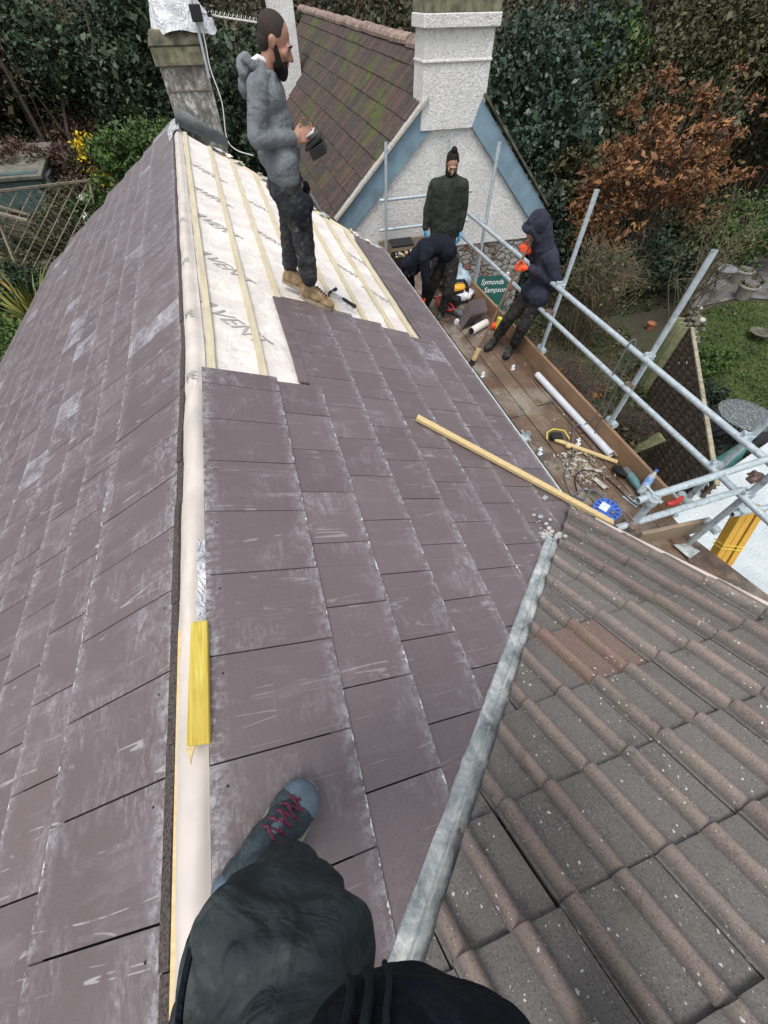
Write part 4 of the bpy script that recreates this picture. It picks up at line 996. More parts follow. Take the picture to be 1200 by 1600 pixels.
# yellow nail gun
ng = thing('nail_gun', (2.92, 5.8, PZ), 'yellow and black nail gun standing on the pale sack', 'nail gun')
mb = MB(); mb.box((2.90, 5.83, PZ+.20), (.20, .10, .10), Matrix.Rotation(-.2, 3, 'Z')); mb.ell((2.90, 5.80, PZ+.19), (.12, .07, .06)); mb.build('tool_body', M['yellow_plastic'], ng, bevel=.02, smooth=True)
mb = MB(); mb.tube([(2.80, 5.84, PZ+.24), (2.86, 5.84, PZ+.29), (2.98, 5.82, PZ+.29), (3.04, 5.8, PZ+.22)], .022, 8); mb.box((3.02, 5.76, PZ+.12), (.06, .06, .18)); mb.box((2.78, 5.8, PZ+.2), (.05, .09, .12)); mb.build('grip', M['black'], ng, smooth=True)
# sack, white sheet, cartridges
mb = MB(); mb.ell((2.98, 6.35, PZ+.17), (.22, .40, .19), Matrix.Rotation(.4, 3, 'Z'), 34, 22, 0, .30); tag(mb.build('rubble_sack', M['blue_bag'], None, smooth=True, origin=(3.1, 6.35, PZ)), 'pale blue white plastic sack slumped on the platform behind the nail gun', 'sack')
mb = MB(); mb.ell((2.95, 5.82, PZ+.09), (.22, .16, .09), None, 26, 16, 0, .3); tag(mb.build('crumpled_bag', M['white_bag'], None, smooth=True, origin=(2.95, 5.85, PZ)), 'crumpled whitish plastic bag under the yellow nail gun', 'plastic bag')
rl = thing('membrane_roll', (2.85, 4.88, PZ), 'short white roll of membrane lying in front of the spare slates', 'roll')
mb = MB(); mb.pipe((2.70, 4.80, PZ+.055), (3.0, 4.95, PZ+.055), .055, .012, 20); mb.build('roll_body', M['membrane'], rl, smooth=True)
mb = MB(); mb.tube([(2.693, 4.797, PZ+.055), (2.72, 4.81, PZ+.055)], .045, 14); mb.build('dark_core', M['black'], rl, smooth=True)
mb = MB(); mb.ell((3.09, 4.86, PZ+.045), (.07, .055, .045), None, 16, 10, 0, .35); tag(mb.build('orange_glove', M['orange_glove'], None, smooth=True, origin=(3.09, 4.86, PZ)), 'crumpled bright orange glove beside the white membrane roll', 'glove')
mb = MB(); mb.box((3.12, 4.78, PZ+.1), (.05, .1, .19), Matrix.Rotation(.3, 3, 'Z')); tag(mb.build('yellow_packet', M['yellow'], None, bevel=.01, origin=(3.2, 4.78, PZ)), 'bright yellow packet by the toe board behind the hooded roofer', 'packet')
# toolbox at far end
tbx = thing('toolbox', (2.50, 7.35, PZ), 'open black toolbox full of bits at the far end of the platform', 'toolbox')
mb = MB()
for bx in (((2.50, 7.22, PZ+.09), (.42, .02, .18)), ((2.50, 7.46, PZ+.09), (.42, .02, .18)), ((2.30, 7.34, PZ+.09), (.02, .22, .18)), ((2.70, 7.34, PZ+.09), (.02, .22, .18)), ((2.50, 7.34, PZ+.01), (.38, .22, .02))): mb.box(*bx)
mb.build('box_body', M['black'], tbx)
mb = MB(); mb.beam((2.30, 7.50, PZ+.30), (2.70, 7.50, PZ+.30), .03, .22, (0, 1, .2)); mb.build('lid', M['black'], tbx)
mb = MB(); rq = random.Random(5)
for i in range(22): mb.ell((rq.uniform(2.34, 2.66), rq.uniform(7.26, 7.42), PZ+rq.uniform(.12, .2)), (rq.uniform(.015, .035),)*3, None, 6, 4, rq.choice([0, 1, 2]))
mb.build('contents', [M['battenx'], M['mortar'], M['rusty']], tbx)
# estate agent's sign beyond the toe board
sg = thing('estate_sign', (4.1, 6.9, -6.0), 'dark green Symonds Sampson board on a post in front of the stone wall', 'sign')
s0, s1v, s2v = Vector((3.80, 6.95, -3.20)), Vector((4.42, 6.86, -3.22)), Vector((0, -.12, -.66))
nrm = (s1v-s0).cross(s2v).normalized(); nrm = nrm if nrm.y < 0 else -nrm
mb = MB(); mb.prism([s0, s1v, s1v+s2v, s0+s2v], -nrm*.015); mb.build('board', M['sign_green'], sg)
mb = MB(); mb.beam((4.44, 7.0, -6.0), (4.44, 6.93, -3.2), .05, .05); mb.build('post', M['white_trim'], sg)
ex = (s1v-s0).normalized(); ey = -s2v.normalized()
def sgf(px, py): return lambda x, y, z: s0+ex*(px+x)+ey*(py+y)+nrm*.004
text_mesh('Symonds', .125, M['sign_white'], 'lettering', sg, sgf(.10, -.10), align='LEFT', shear=.25)
text_mesh('Sampson', .125, M['sign_white'], 'lettering', sg, sgf(.17, -.235), align='LEFT', shear=.25)
text_mesh('property', .045, M['sign_white'], 'lettering', sg, sgf(.33, -.50), align='LEFT')

# ============================================================ PEOPLE
def fr(f, u=(0, 0, 1)):
    f = Vector(f).normalized(); u = Vector(u); u = (u-f*u.dot(f)).normalized(); s = f.cross(u).normalized(); return f, u, s   # s = person's right
def rotm(f, u, s): return Matrix((s, f, u)).transposed()    # local x=right, y=forward, z=up
def head_parts(c, f, u, k=1.):
    f, u, s = fr(f, u); Rm = rotm(f, u, s); P = lambda x, y, z: Vector(c)+(s*x+f*y+u*z)*k
    E = lambda p, r: ('e', P(*p), tuple(q*k for q in r), Rm)
    parts = [E((0, -.012, .030), (.076, .094, .088)), E((0, .018, -.03), (.062, .074, .075)), E((0, .045, -.070), (.045, .042, .036)), E((0, .062, -.092), (.026, .022, .020)),
             E((0, .088, .020), (.052, .012, .011)), ('c', P(0, .088, .008), P(0, .112, -.030), .009*k, .0145*k), E((.012, .100, -.034), (.009, .010, .007)), E((-.012, .100, -.034), (.009, .010, .007)),
             E((0, .092, -.058), (.024, .011, .006)), E((0, .090, -.068), (.021, .011, .007)), E((.036, .066, -.018), (.024, .024, .022)), E((-.036, .066, -.018), (.024, .024, .022))]
    for sx in (-1, 1):
        parts += [E((sx*.074, -.004, .0), (.009, .019, .030)), E((sx*.080, -.014, .010), (.007, .012, .018)), E((sx*.031, .082, .004), (.016, .010, .010))]
    return parts, P, Rm
def hand_parts(wr, d, pn, thumb, curl=.5, k=1.):
    """wrist, pointing direction d, palm normal pn, thumb side vector"""
    d = Vector(d).normalized(); pn = Vector(pn); pn = (pn-d*pn.dot(d)).normalized(); th = Vector(thumb); th = (th-d*th.dot(d)-pn*th.dot(pn)).normalized()
    wr = Vector(wr); pr = []
    pr.append(('c', wr, wr+d*.03*k, .026*k, .028*k))
    for i, (off, ln, r) in enumerate(((.030, .040, .0092), (.010, .045, .0096), (-.010, .042, .0092), (-.029, .034, .0082))):
        a = wr+d*.02*k+th*off*.7*k; b = wr+d*(.090-.004*abs(i-1))*k+th*off*k; pr.append(('c', a, b, .017*k, .0125*k))
        dd = d; p = b
        for j, fac in enumerate((1., .68, .52)):
            an = curl*(.55+.45*j)*1.15; dd = (dd*math.cos(an)+pn*math.sin(an)).normalized(); q = p+dd*ln*fac*k; pr.append(('c', p, q, (r-.0006*j)*k, (r-.0012*(j+.5))*k)); p = q
    a = wr+d*.025*k+th*.020*k; dd = (d*.62+th*.70+pn*.30).normalized(); b = a+dd*.042*k; c_ = b+(dd*.8+pn*curl*.5+d*.4).normalized()*.032*k; e = c_+(d*.7+pn*curl+dd*.2).normalized()*.026*k
    pr += [('c', a, b, .017*k, .013*k), ('c', b, c_, .0125*k, .011*k), ('c', c_, e, .011*k, .0085*k)]
    return pr
def boot(name, heel, toe, mats, parent, k=1., h=.13, shin=None, thing_=None, w=1., lace0=.40, cap=None):
    heel, toe = Vector(heel), Vector(toe); f, u, s = fr(toe-heel); L = (toe-heel).length; Rm = rotm(f, u, s)
    P = lambda x, y, z: heel+s*x+f*y*L+u*z
    pr = [('e', P(0, .16, .05*k), (.040*k*w, L*.18, .048*k), Rm), ('e', P(0, .44, .052*k), (.044*k*w, L*.26, .046*k), Rm), ('e', P(0, .75, .040*k), (.049*k*w, L*.25, .036*k), Rm),
          ('c', P(0, .22, .05*k), shin if shin is not None else P(0, .18, h), .043*k, .046*k), ('c', P(0, .38, .085*k), P(0, .62, .058*k), .036*k, .036*k)]
    b = clay(pr, name, mats[0], parent, .006, 3, .004, .03)
    mb = MB(); n = 26; vs = []
    for zz, gw in ((0, .98), (.022*k, 1.02), (.028*k, .97)):
        for i in range(n):
            an = 6.283*i/n; y = .5-.5*math.cos(an); wd = (.040+.013*math.sin(min(1, y)*2.2))*math.sin(an) if True else 0
            wd = math.copysign(abs(math.sin(an))**.55, math.sin(an))*(.036+.016*math.exp(-((y-.72)/.22)**2))*k*w*gw
            vs.append(P(wd, y*1.03-.015, zz+(.012*k if y > .9 else 0)))
    fs = [tuple(reversed(range(n))), tuple(2*n+i for i in range(n))]
    for r_ in range(2):
        for i in range(n): fs.append((r_*n+i, r_*n+(i+1) % n, (r_+1)*n+(i+1) % n, (r_+1)*n+i))
    mb.add(vs, fs); mb.build('sole', mats[1], b, smooth=True)
    for i in range(5 if len(mats) > 2 else 0):
        mb = MB() if i == 0 else mb; y = lace0+.07*i; zc = (.1235-.112*(y-.38))*k
        mb.tube([P(-.024*k, y, zc-.014*k), P(-.012*k, y+.02, zc), P(.012*k, y-.01, zc), P(.024*k, y, zc-.014*k)], .0033*k, 6)
        mb.tube([P(-.022*k, y, zc-.012*k), P(0, y+.035, zc-.001), P(.022*k, y+.065, zc-.016*k)], .0028*k, 6)
        if i == 4: mb.build('laces', mats[2], b, smooth=True)
    if cap is not None:
        clay([('e', P(0, .83, .040*k), (.0475*k*w, L*.178, .036*k), Rm)], 'toe_cap', cap, b, .006, 2)
        clay([('e', P(0, .50, .060*k), (.020*k, L*.19, .052*k), Rm)], 'tongue', M['shoe_blue'], b, .006, 2)
        clay([('e', P(0, .10, .05*k), (.0425*k, L*.125, .050*k), Rm)], 'heel_cup', cap, b, .006, 2)
    return b
def eyes(P, Rm, k, par, closed=False):
    for sx in (-1, 1):
        mb = MB(); mb.ell(P(sx*.031, .0865, .003), (.0125*k, .0055*k, .0042*k), Rm, 10, 6); mb.build('eye', M['eye'], par, smooth=True)
def brows(P, k, par):
    for sx in (-1, 1):
        mb = MB(); mb.tube([P(sx*.012, .098, .017), P(sx*.03, .099, .023), P(sx*.05, .086, .017)], [.004*k, .0045*k, .002*k], 6); mb.build('eyebrow', M['beard'], par, smooth=True)
def C(a, b, ra, rb): return ('c', Vector(a), Vector(b), ra, rb)
def El(c, r, Rm=None): return ('e', Vector(c), r, Rm) if Rm is not None else ('e', Vector(c), r)

# ---- roofer 1: grey hoodie, standing on the slates in profile
def person_root(parts, mat, origin, label, voxel=.0065):
    o = clay(parts, 'person', mat, None, voxel, 2, origin=origin); return tag(o, label, 'person')
W1 = dict(neckT=(.345, 3.690, -.235), neckB=(.275, 3.700, -.325), shR=(.232, 3.525, -.365), shL=(.290, 3.865, -.37), chest=(.285, 3.70, -.44), belly=(.300, 3.694, -.60), hipC=(.305, 3.696, -.80),
          hipR=(.285, 3.61, -.82), hipL=(.335, 3.785, -.84), elR=(.165, 3.495, -.575), elL=(.33, 3.90, -.60), wrR=(.405, 3.575, -.600), wrL=(.435, 3.72, -.605), kneeR=(.372, 3.595, -1.10), kneeL=(.315, 3.81, -1.12), anR=(.372, 3.597, -1.50), anL=(.252, 3.862, -1.475))
V = {k: Vector(v) for k, v in W1.items()}
f1 = Vector((.962, -.22, 0)); hf = Vector((.86, -.22, -.40)); hu = Vector((.42, -.1, .9))
hc = Vector((.388, 3.672, -.196)); k1 = .97
hp, HP, HR = head_parts(hc, hf, hu, k1)
body = hp+[C(V['neckB']+Vector((0, 0, -.03)), hc+Vector((-.02, .005, -.03)), .052, .050), C(V['neckB']+Vector((0, 0, -.08)), V['belly'], .05, .06), C(V['belly'], V['hipC'], .07, .07), C(V['shR']+Vector((0, .03, -.03)), V['elR'], .03, .028), C(V['elR'], V['wrR'], .028, .022), C(V['shL']+Vector((0, -.03, -.03)), V['elL'], .03, .028), C(V['elL'], V['wrL'], .028, .022), C(V['shR']+Vector((.02, .04, -.04)), V['shL']+Vector((0, -.04, -.04)), .03, .03),
     C(V['hipR'], V['kneeR'], .055, .045), C(V['kneeR'], V['anR'], .045, .03), C(V['hipL'], V['kneeL'], .055, .045), C(V['kneeL'], V['anL'], .045, .03)]
body += hand_parts(V['wrR'], (1, .12, .06), (.05, 1, -.35), (.1, .25, 1), .75, .92)
body += hand_parts(V['wrL'], (1, -.25, .05), (.05, -.7, .5), (.1, -.3, .9), .8, .9)
p1 = person_root(body, M['skin'], (.3, 3.7, -1.64), 'standing roofer in a grey hoodie, bearded, looking down at a phone and notebook')
hair = clay([('e', HP(0, -.018, .034), (.0785*k1, .0955*k1, .0875*k1), HR), ('e', HP(0, -.052, -.010), (.067*k1, .052*k1, .06*k1), HR)], 'hair', M['hair'], None, .006, 2, origin=hc)
# trim the hair to a receding line: drop vertices in front of the face
bm = bmesh.new(); bm.from_mesh(hair.data)
f_, u_, s_ = fr(hf, hu)
dl = [v for v in bm.verts if ((v.co+Vector(hc) if False else v.co)-Vector((0, 0, 0))).dot(f_) > .040 or (v.co.dot(u_) < -.005 and v.co.dot(f_) > -.005)]
bmesh.ops.delete(bm, geom=dl, context='VERTS'); bm.to_mesh(hair.data); bm.free()
hair.parent = p1; hair.matrix_parent_inverse = Matrix.Translation(-wl(p1))
def beard_parts(P, Rm, k, ln=.0):
    b = [('e', P(0, .046, -.083), (.057*k, .056*k, .034*k+ln*.6), Rm), ('e', P(0, .072, -.100-ln*.5), (.040*k, .034*k, .036*k+ln*.5), Rm), ('c', P(-.03, .088, -.052), P(.03, .088, -.052), .0085*k, .0085*k)]
    for sx in (-1, 1): b += [('c', P(sx*.066, .012, -.006), P(sx*.054, .050, -.075), .0125*k, .022*k), ('c', P(sx*.03, .088, -.052), P(sx*.036, .078, -.085), .009*k, .016*k)]
    return b
clay(beard_parts(HP, HR, k1, .010), 'beard', M['beard'], p1, .005, 2, .006, .012)
eyes(HP, HR, k1, p1); brows(HP, k1, p1)
mb = MB(); mb.tube([V['neckB']+Vector((-.05, -.05, .055)), V['neckB']+Vector((-.005, -.065, .075)), V['neckB']+Vector((.05, -.04, .05))], .014, 8); mb.build('tshirt_collar', M['shirt'], p1, smooth=True)
hood = [C(V['shR']+Vector((.0, .03, .0)), V['elR'], .068, .060), C(V['elR'], V['wrR']+Vector((-.01, 0, 0)), .060, .040), C(V['shL']+Vector((0, -.03, 0)), V['elL'], .066, .058), C(V['elL'], V['wrL'], .056, .038),
        El((.285, 3.695, -.42), (.125, .18, .13), Matrix.Rotation(R(-13), 3, 'Z')), El((.300, 3.695, -.57), (.135, .175, .17), Matrix.Rotation(R(-13), 3, 'Z')), El((.305, 3.695, -.69), (.150, .175, .12), Matrix.Rotation(R(-13), 3, 'Z')),
        El((.245, 3.705, -.335), (.08, .13, .06)), C((.235, 3.63, -.30), (.30, 3.62, -.335), .035, .035), C((.235, 3.77, -.30), (.30, 3.78, -.335), .035, .035), C((.33, 3.62, -.335), (.35, 3.75, -.335), .035, .035), C((.305, 3.60, -.735), (.305, 3.79, -.735), .120, .120),
        C(V['shR']+Vector((.03, .05, .03)), V['neckB']+Vector((0, -.04, .03)), .045, .045), C(V['shL']+Vector((.0, -.05, .03)), V['neckB']+Vector((0, .04, .03)), .045, .045)]
hd_ = clay(hood, 'hoodie', M['hoodie'], p1, .007, 8, .009, .085)
hb = [El((.195, 3.705, -.300), (.058, .105, .070), Matrix.Rotation(R(-13), 3, 'Z')), El((.165, 3.705, -.375), (.045, .075, .055)), C((.22, 3.61, -.275), (.305, 3.605, -.315), .030, .022), C((.22, 3.79, -.275), (.32, 3.80, -.315), .030, .022), C((.19, 3.63, -.27), (.19, 3.78, -.27), .030, .030), C((.305, 3.605, -.315), (.365, 3.66, -.37), .022, .016)]
clay(hb, 'hood', M['hoodie'], hd_, .007, 3, .012, .05)
clay([C((.305, 3.60, -.785), (.305, 3.80, -.785), .112, .112), C(V['wrR']+Vector((-.03, 0, 0)), V['wrR']+Vector((.0, 0, 0)), .037, .034), C(V['wrL']+Vector((-.03, 0, 0)), V['wrL']+Vector((.0, 0, 0)), .036, .034)], 'hem_and_cuffs', M['hoodie'], hd_, .007, 2)
tr = [C(V['hipR']+Vector((.01, 0, -.04)), V['kneeR'], .118, .092), C(V['kneeR'], V['anR']+Vector((.0, 0, .03)), .092, .072), C(V['hipL']+Vector((.01, 0, -.04)), V['kneeL'], .115, .088), C(V['kneeL'], V['anL']+Vector((0, 0, .03)), .088, .068), C((.31, 3.62, -.865), (.32, 3.77, -.865), .112, .112),
      El((.372, 3.597, -1.44), (.078, .075, .04)), El((.262, 3.86, -1.41), (.074, .072, .04))]
trr = clay(tr, 'work_trousers', M['trousers'], p1, .008, 3, .020, .06)
clay([El((.385, 3.505, -1.00), (.07, .045, .11)), El((.42, 3.53, -.95), (.06, .05, .07))], 'holster_pocket', M['pocket'], trr, .008, 3, .01, .05)
clay([C((.46, 3.80, -.92), (.44, 3.82, -1.10), .045, .03)], 'loose_pocket', M['pocket'], trr, .008, 3, .015, .05)
mb = MB(); mb.tube([Vector((.305, 3.695, -.868))+Vector((math.cos(a*.3927)*.125, math.sin(a*.3927)*.178, 0)) for a in range(17)], .012, 6); mb.build('belt', M['rusty'], trr, smooth=True)
for (hl, to, sh) in (((.270, 3.64, -1.630), (.535, 3.55, -1.752), (.372, 3.60, -1.44)), ((.155, 3.89, -1.590), (.385, 3.80, -1.685), (.255, 3.86, -1.42))):
    bb = boot('boot', hl, to, (M['boot_tan'], M['sole'], M['black']), p1, 1.18, .12, Vector(sh))
ph = thing('phone', (.53, 3.63, -.61), 'pale phone held above a black notebook by the grey hoodie roofer', 'phone')
mb = MB(); mb.box((.525, 3.645, -.598), (.085, .15, .010), Matrix.Rotation(R(-13), 3, 'Z') @ Matrix.Rotation(R(-22), 3, 'Y')); mb.build('case', M['grey_plastic'], ph, bevel=.004)
mb = MB(); mb.box((.5245, 3.645, -.5915), (.078, .142, .003), Matrix.Rotation(R(-13), 3, 'Z') @ Matrix.Rotation(R(-22), 3, 'Y')); mb.build('screen', M['white_label'], ph)
mb = MB(); mb.box((.55, 3.64, -.635), (.13, .17, .022), Matrix.Rotation(R(-13), 3, 'Z') @ Matrix.Rotation(R(-30), 3, 'Y')); mb.box((.575, 3.625, -.675), (.11, .15, .06), Matrix.Rotation(R(-13), 3, 'Z') @ Matrix.Rotation(R(-24), 3, 'Y')); tag(mb.build('notebook', M['black'], None, bevel=.004, origin=(.55, 3.64, -.64)), 'black notebook wallet in the standing roofer\'s hands under the phone', 'notebook')

# ---- roofer 2: dark olive jacket, standing at the far end facing the camera
V = {k: Vector(v) for k, v in dict(neck=(2.71, 6.10, -1.50), shL=(2.885, 6.075, -1.60), shR=(2.50, 6.15, -1.59), elL=(2.93, 6.07, -1.86), elR=(2.435, 6.17, -1.85), wrL=(2.905, 6.04, -2.09), wrR=(2.415, 6.16, -2.065), hipL=(2.78, 6.09, -2.18), hipR=(2.62, 6.13, -2.18), kneeL=(2.80, 6.07, -2.58), kneeR=(2.60, 6.1, -2.58), anL=(2.82, 6.1, -2.92), anR=(2.60, 6.14, -2.92)).items()}
hf = Vector((-.18, -.92, -.45)); hu = Vector((0, -.35, .93)); hc = Vector((2.695, 6.09, -1.375)); k2 = 1.0
hp, HP, HR = head_parts(hc, hf, hu, k2)
body = hp+[C(V['neck']+Vector((0, 0, -.03)), hc+Vector((0, .01, -.04)), .050, .048), C(V['neck']+Vector((0, .01, -.08)), (2.69, 6.12, -2.1), .05, .07), C(V['shR'], V['shL'], .035, .035)]
for s in 'RL': body += [C(V['sh'+s], V['el'+s], .04, .035), C(V['el'+s], V['wr'+s], .035, .025), C(V['hip'+s], V['knee'+s], .07, .05), C(V['knee'+s], V['an'+s], .05, .035)]
p2 = person_root(body, M['skin_dark'], (2.7, 6.1, -3.0), 'bearded man with a hair bun in a dark olive jacket facing the camera')
clay([('e', HP(0, -.026, .048), (.081, .096, .083), HR), ('e', HP(0, -.05, -.01), (.074, .06, .07), HR), ('e', HP(.005, -.035, .140), (.040, .040, .034), HR), ('c', HP(-.074, .0, .0), HP(-.068, .01, .05), .012, .014), ('c', HP(.074, .0, .0), HP(.068, .01, .05), .012, .014)], 'hair', M['beard'], p2, .006, 2, .008, .02)
# expose forehead
clay(beard_parts(HP, HR, k2*1.06, .022), 'beard', M['beard'], p2, .006, 2, .006, .015); eyes(HP, HR, k2, p2); brows(HP, k2, p2)
for s, sg_ in (('R', -1), ('L', 1)):
    hnd = hand_parts(V['wr'+s]+Vector((0, 0, -.02)), (0, -.1, -1), (-sg_, 0, 0), (0, -1, 0), .45, 1.)
    clay(hnd, 'glove', M['blue_glove'], p2, .006, 1)
jk = [C(V['shR'], V['elR'], .078, .066), C(V['elR'], V['wrR'], .064, .048), C(V['shL'], V['elL'], .078, .066), C(V['elL'], V['wrL'], .064, .048), C((2.56, 6.125, -1.62), (2.60, 6.125, -2.08), .115, .125), C((2.82, 6.105, -1.62), (2.79, 6.105, -2.08), .115, .125), C((2.69, 6.105, -1.62), (2.69, 6.105, -2.10), .135, .145),
      C(V['shR'], V['neck']+Vector((-.04, 0, -.02)), .06, .05), C(V['shL'], V['neck']+Vector((.04, 0, -.02)), .06, .05), C(V['neck']+Vector((0, 0, -.03)), V['neck']+Vector((0, -.005, .025)), .062, .058), C((2.58, 6.11, -2.14), (2.81, 6.10, -2.14), .10, .10)]
j2 = clay(jk, 'jacket', M['olive_jacket'], p2, .009, 10, .016, .10)
mb = MB(); mb.tube([(2.69, 5.985, -1.52), (2.688, 5.975, -1.7), (2.685, 5.97, -1.9), (2.685, 5.975, -2.12)], .006, 6); mb.build('zip', M['black'], j2, smooth=True)
clay([C(V['hip'+s], V['knee'+s], .095, .075) for s in 'RL']+[C(V['knee'+s], V['an'+s], .075, .065) for s in 'RL'], 'trousers', M['dark_trousers'], p2, .009, 3, .015, .06)
for s in 'RL': boot('boot', V['an'+s]+Vector((0, .07, -.06)), V['an'+s]+Vector((0, -.19, -.06)), (M['black_boot'], M['sole']), p2, 1., .1)

# ---- roofer 3: navy hood up, holding a long handled tool
V = {k: Vector(v) for k, v in dict(head=(2.915, 4.225, -1.52), neck=(3.03, 4.20, -1.68), shL=(3.085, 4.03, -1.80), shR=(3.12, 4.33, -1.80), elL=(3.215, 3.97, -2.03), elR=(3.17, 4.32, -2.06), wrL=(2.93, 4.115, -1.90), wrR=(2.985, 4.27, -1.80), hipL=(3.115, 4.09, -2.24), hipR=(3.105, 4.27, -2.25), kneeL=(3.03, 4.09, -2.56), kneeR=(2.945, 4.33, -2.58), anL=(3.045, 4.20, -2.88), anR=(2.92, 4.44, -2.87)).items()}
hf = Vector((-.80, .12, -.58)); hu = Vector((-.55, .05, .8)); hc = V['head']+Vector((.01, 0, -.01))
hp, HP, HR = head_parts(hc, hf, hu, 1.)
body = hp+[C(V['neck'], hc, .055, .05), C(V['neck']+Vector((.03, 0, -.08)), (3.13, 4.18, -2.2), .05, .07), C(V['shR'], V['shL'], .035, .035)]
for s in 'RL': body += [C(V['sh'+s], V['el'+s], .04, .035), C(V['el'+s], V['wr'+s], .035, .025), C(V['hip'+s], V['knee'+s], .07, .05), C(V['knee'+s], V['an'+s], .05, .035)]
p3 = person_root(body, M['skin_dark'], (2.95, 4.25, -3.0), 'roofer with a navy hood up and orange gloves holding a long wooden handle')
T0, T1 = Vector((2.90, 4.215, -1.64)), Vector((2.43, 4.12, -2.93)); td = (T1-T0).normalized()
gU, gL = T0+td*.10, T0+td*.27
for wr, g in ((V['wrR'], gU), (V['wrL'], gL)):
    dv = (g-wr); wr2 = g-dv.normalized()*.085
    clay(hand_parts(wr2, dv, td.cross(dv)*(1 if g is gU else -1), -td, 1.25, 1.0), 'glove', M['orange_glove'], p3, .006, 1)
jk = [C(V['shR'], V['elR'], .078, .068), C(V['elR'], V['wrR']+Vector((.01, 0, 0)), .064, .046), C(V['shL'], V['elL'], .080, .070), C(V['elL'], V['wrL']+Vector((.01, 0, 0)), .066, .046),
      El((3.115, 4.18, -1.83), (.125, .20, .14)), El((3.14, 4.175, -1.98), (.13, .185, .18)), El((3.125, 4.17, -2.15), (.135, .175, .13)), C((3.11, 4.07, -2.20), (3.11, 4.26, -2.21), .125, .125), C(V['neck'], (3.11, 4.19, -1.80), .10, .13)]
j3 = clay(jk, 'hooded_fleece', M['navy_fleece'], p3, .009, 4, .014, .08)
f_, u_, s_ = fr(hf, hu); hdm = rotm(f_, u_, s_)
hdp = [('e', hc-f_*.025+u_*.025, (.105, .122, .125), hdm), ('e', hc-f_*.06-u_*.05, (.10, .09, .10), hdm), C(hc-u_*.07-f_*.05, V['neck']+Vector((.03, 0, -.04)), .10, .12), ('c', hc+f_*.095+u_*.05+s_*.05, hc+f_*.095+u_*.05-s_*.05, .034, .034), C(hc+f_*.075+u_*.06+s_*.07, hc+f_*.04-u_*.10+s_*.07, .026, .03), C(hc+f_*.075+u_*.06-s_*.07, hc+f_*.04-u_*.10-s_*.07, .026, .03)]
clay(hdp, 'hood', M['navy_fleece'], j3, .008, 4, .010, .07)
clay([C(V['hip'+s]+Vector((0, 0, -.02)), V['knee'+s], .105, .078) for s in 'RL']+[C(V['knee'+s], V['an'+s]+Vector((0, 0, .02)), .078, .066) for s in 'RL'], 'trousers', M['dark_trousers'], p3, .009, 3, .022, .07)
boot('boot', (3.075, 4.28, -2.995), (2.865, 4.07, -2.995), (M['black_boot'], M['black']), p3, 1.05, .1, V['anL'])
boot('boot', (2.955, 4.50, -2.995), (2.70, 4.33, -2.995), (M['black_boot'], M['black']), p3, 1.05, .1, V['anR'])
bm_ = thing('long_scraper', (2.43, 4.12, -3.0), 'long brown wooden handled stiff broom held by the hooded roofer', 'broom')
mb = MB(); mb.tube([T0, T0+td*.5, T1], [.014, .015, .016], 10); mb.build('handle', M['wood_handle'], bm_, smooth=True)
mb = MB(); mb.beam(T1-td*.15, T1+td*.03, .05, .045, (0, 1, 0)); mb.build('socket_block', M['battenx'], bm_, bevel=.006)
mb = MB(); mb.tube([T1+td*.01, T1+td*.075], [.034, .042], 12); mb.build('rubber_end', M['black'], bm_, smooth=True)

# ---- roofer 4: bending down in black, orange gloves
V = {k: Vector(v) for k, v in dict(hipL=(2.47, 5.27, -2.16), hipR=(2.48, 5.43, -2.16), chest=(2.16, 5.42, -2.06), shL=(2.08, 5.27, -2.12), shR=(2.10, 5.56, -2.12), elL=(2.12, 5.24, -2.38), elR=(2.00, 5.58, -2.42), wrL=(2.13, 5.30, -2.60), wrR=(2.03, 5.54, -2.60), kneeL=(2.47, 5.24, -2.55), kneeR=(2.34, 5.50, -2.54), anL=(2.47, 5.38, -2.88), anR=(2.35, 5.72, -2.88), neck=(2.01, 5.44, -2.16)).items()}
hf = Vector((-.35, 0, -.94)); hu = Vector((-.94, 0, .3)); hc = Vector((1.95, 5.46, -2.27))
hp, HP, HR = head_parts(hc, hf, hu, .98)
body = hp+[C(V['neck'], hc, .055, .05), C(V['neck']+Vector((.03, 0, 0)), V['chest'], .05, .07), C(V['chest'], (2.40, 5.36, -2.12), .06, .06), C(V['shR'], V['shL'], .045, .045)]
for s in 'RL': body += [C(V['sh'+s], V['el'+s], .04, .035), C(V['el'+s], V['wr'+s], .035, .025), C(V['hip'+s], V['knee'+s], .07, .05), C(V['knee'+s], V['an'+s], .05, .035)]
p4 = person_root(body, M['skin_dark'], (2.42, 5.45, -3.0), 'roofer dressed in black bending right over towards the eaves')
for s in 'RL': clay(hand_parts(V['wr'+s], (-.15, 0, -1), (-1, 0, .1), (0, -1 if s == 'R' else 1, 0), .8, 1.), 'glove', M['orange_glove'], p4, .006, 1)
jk = [C(V['shR'], V['elR'], .075, .062), C(V['elR'], V['wrR'], .06, .042), C(V['shL'], V['elL'], .078, .064), C(V['elL'], V['wrL'], .062, .042), El((2.15, 5.42, -2.07), (.14, .19, .125), Matrix.Rotation(R(-10), 3, 'Z')), El((2.30, 5.38, -2.02), (.16, .175, .125)), C((2.40, 5.27, -2.06), (2.42, 5.46, -2.06), .125, .125), C(V['neck'], V['chest'], .09, .12)]
j4 = clay(jk, 'hooded_top', M['black_top'], p4, .009, 4, .014, .08)
f_, u_, s_ = fr(hf, hu); hdm = rotm(f_, u_, s_)
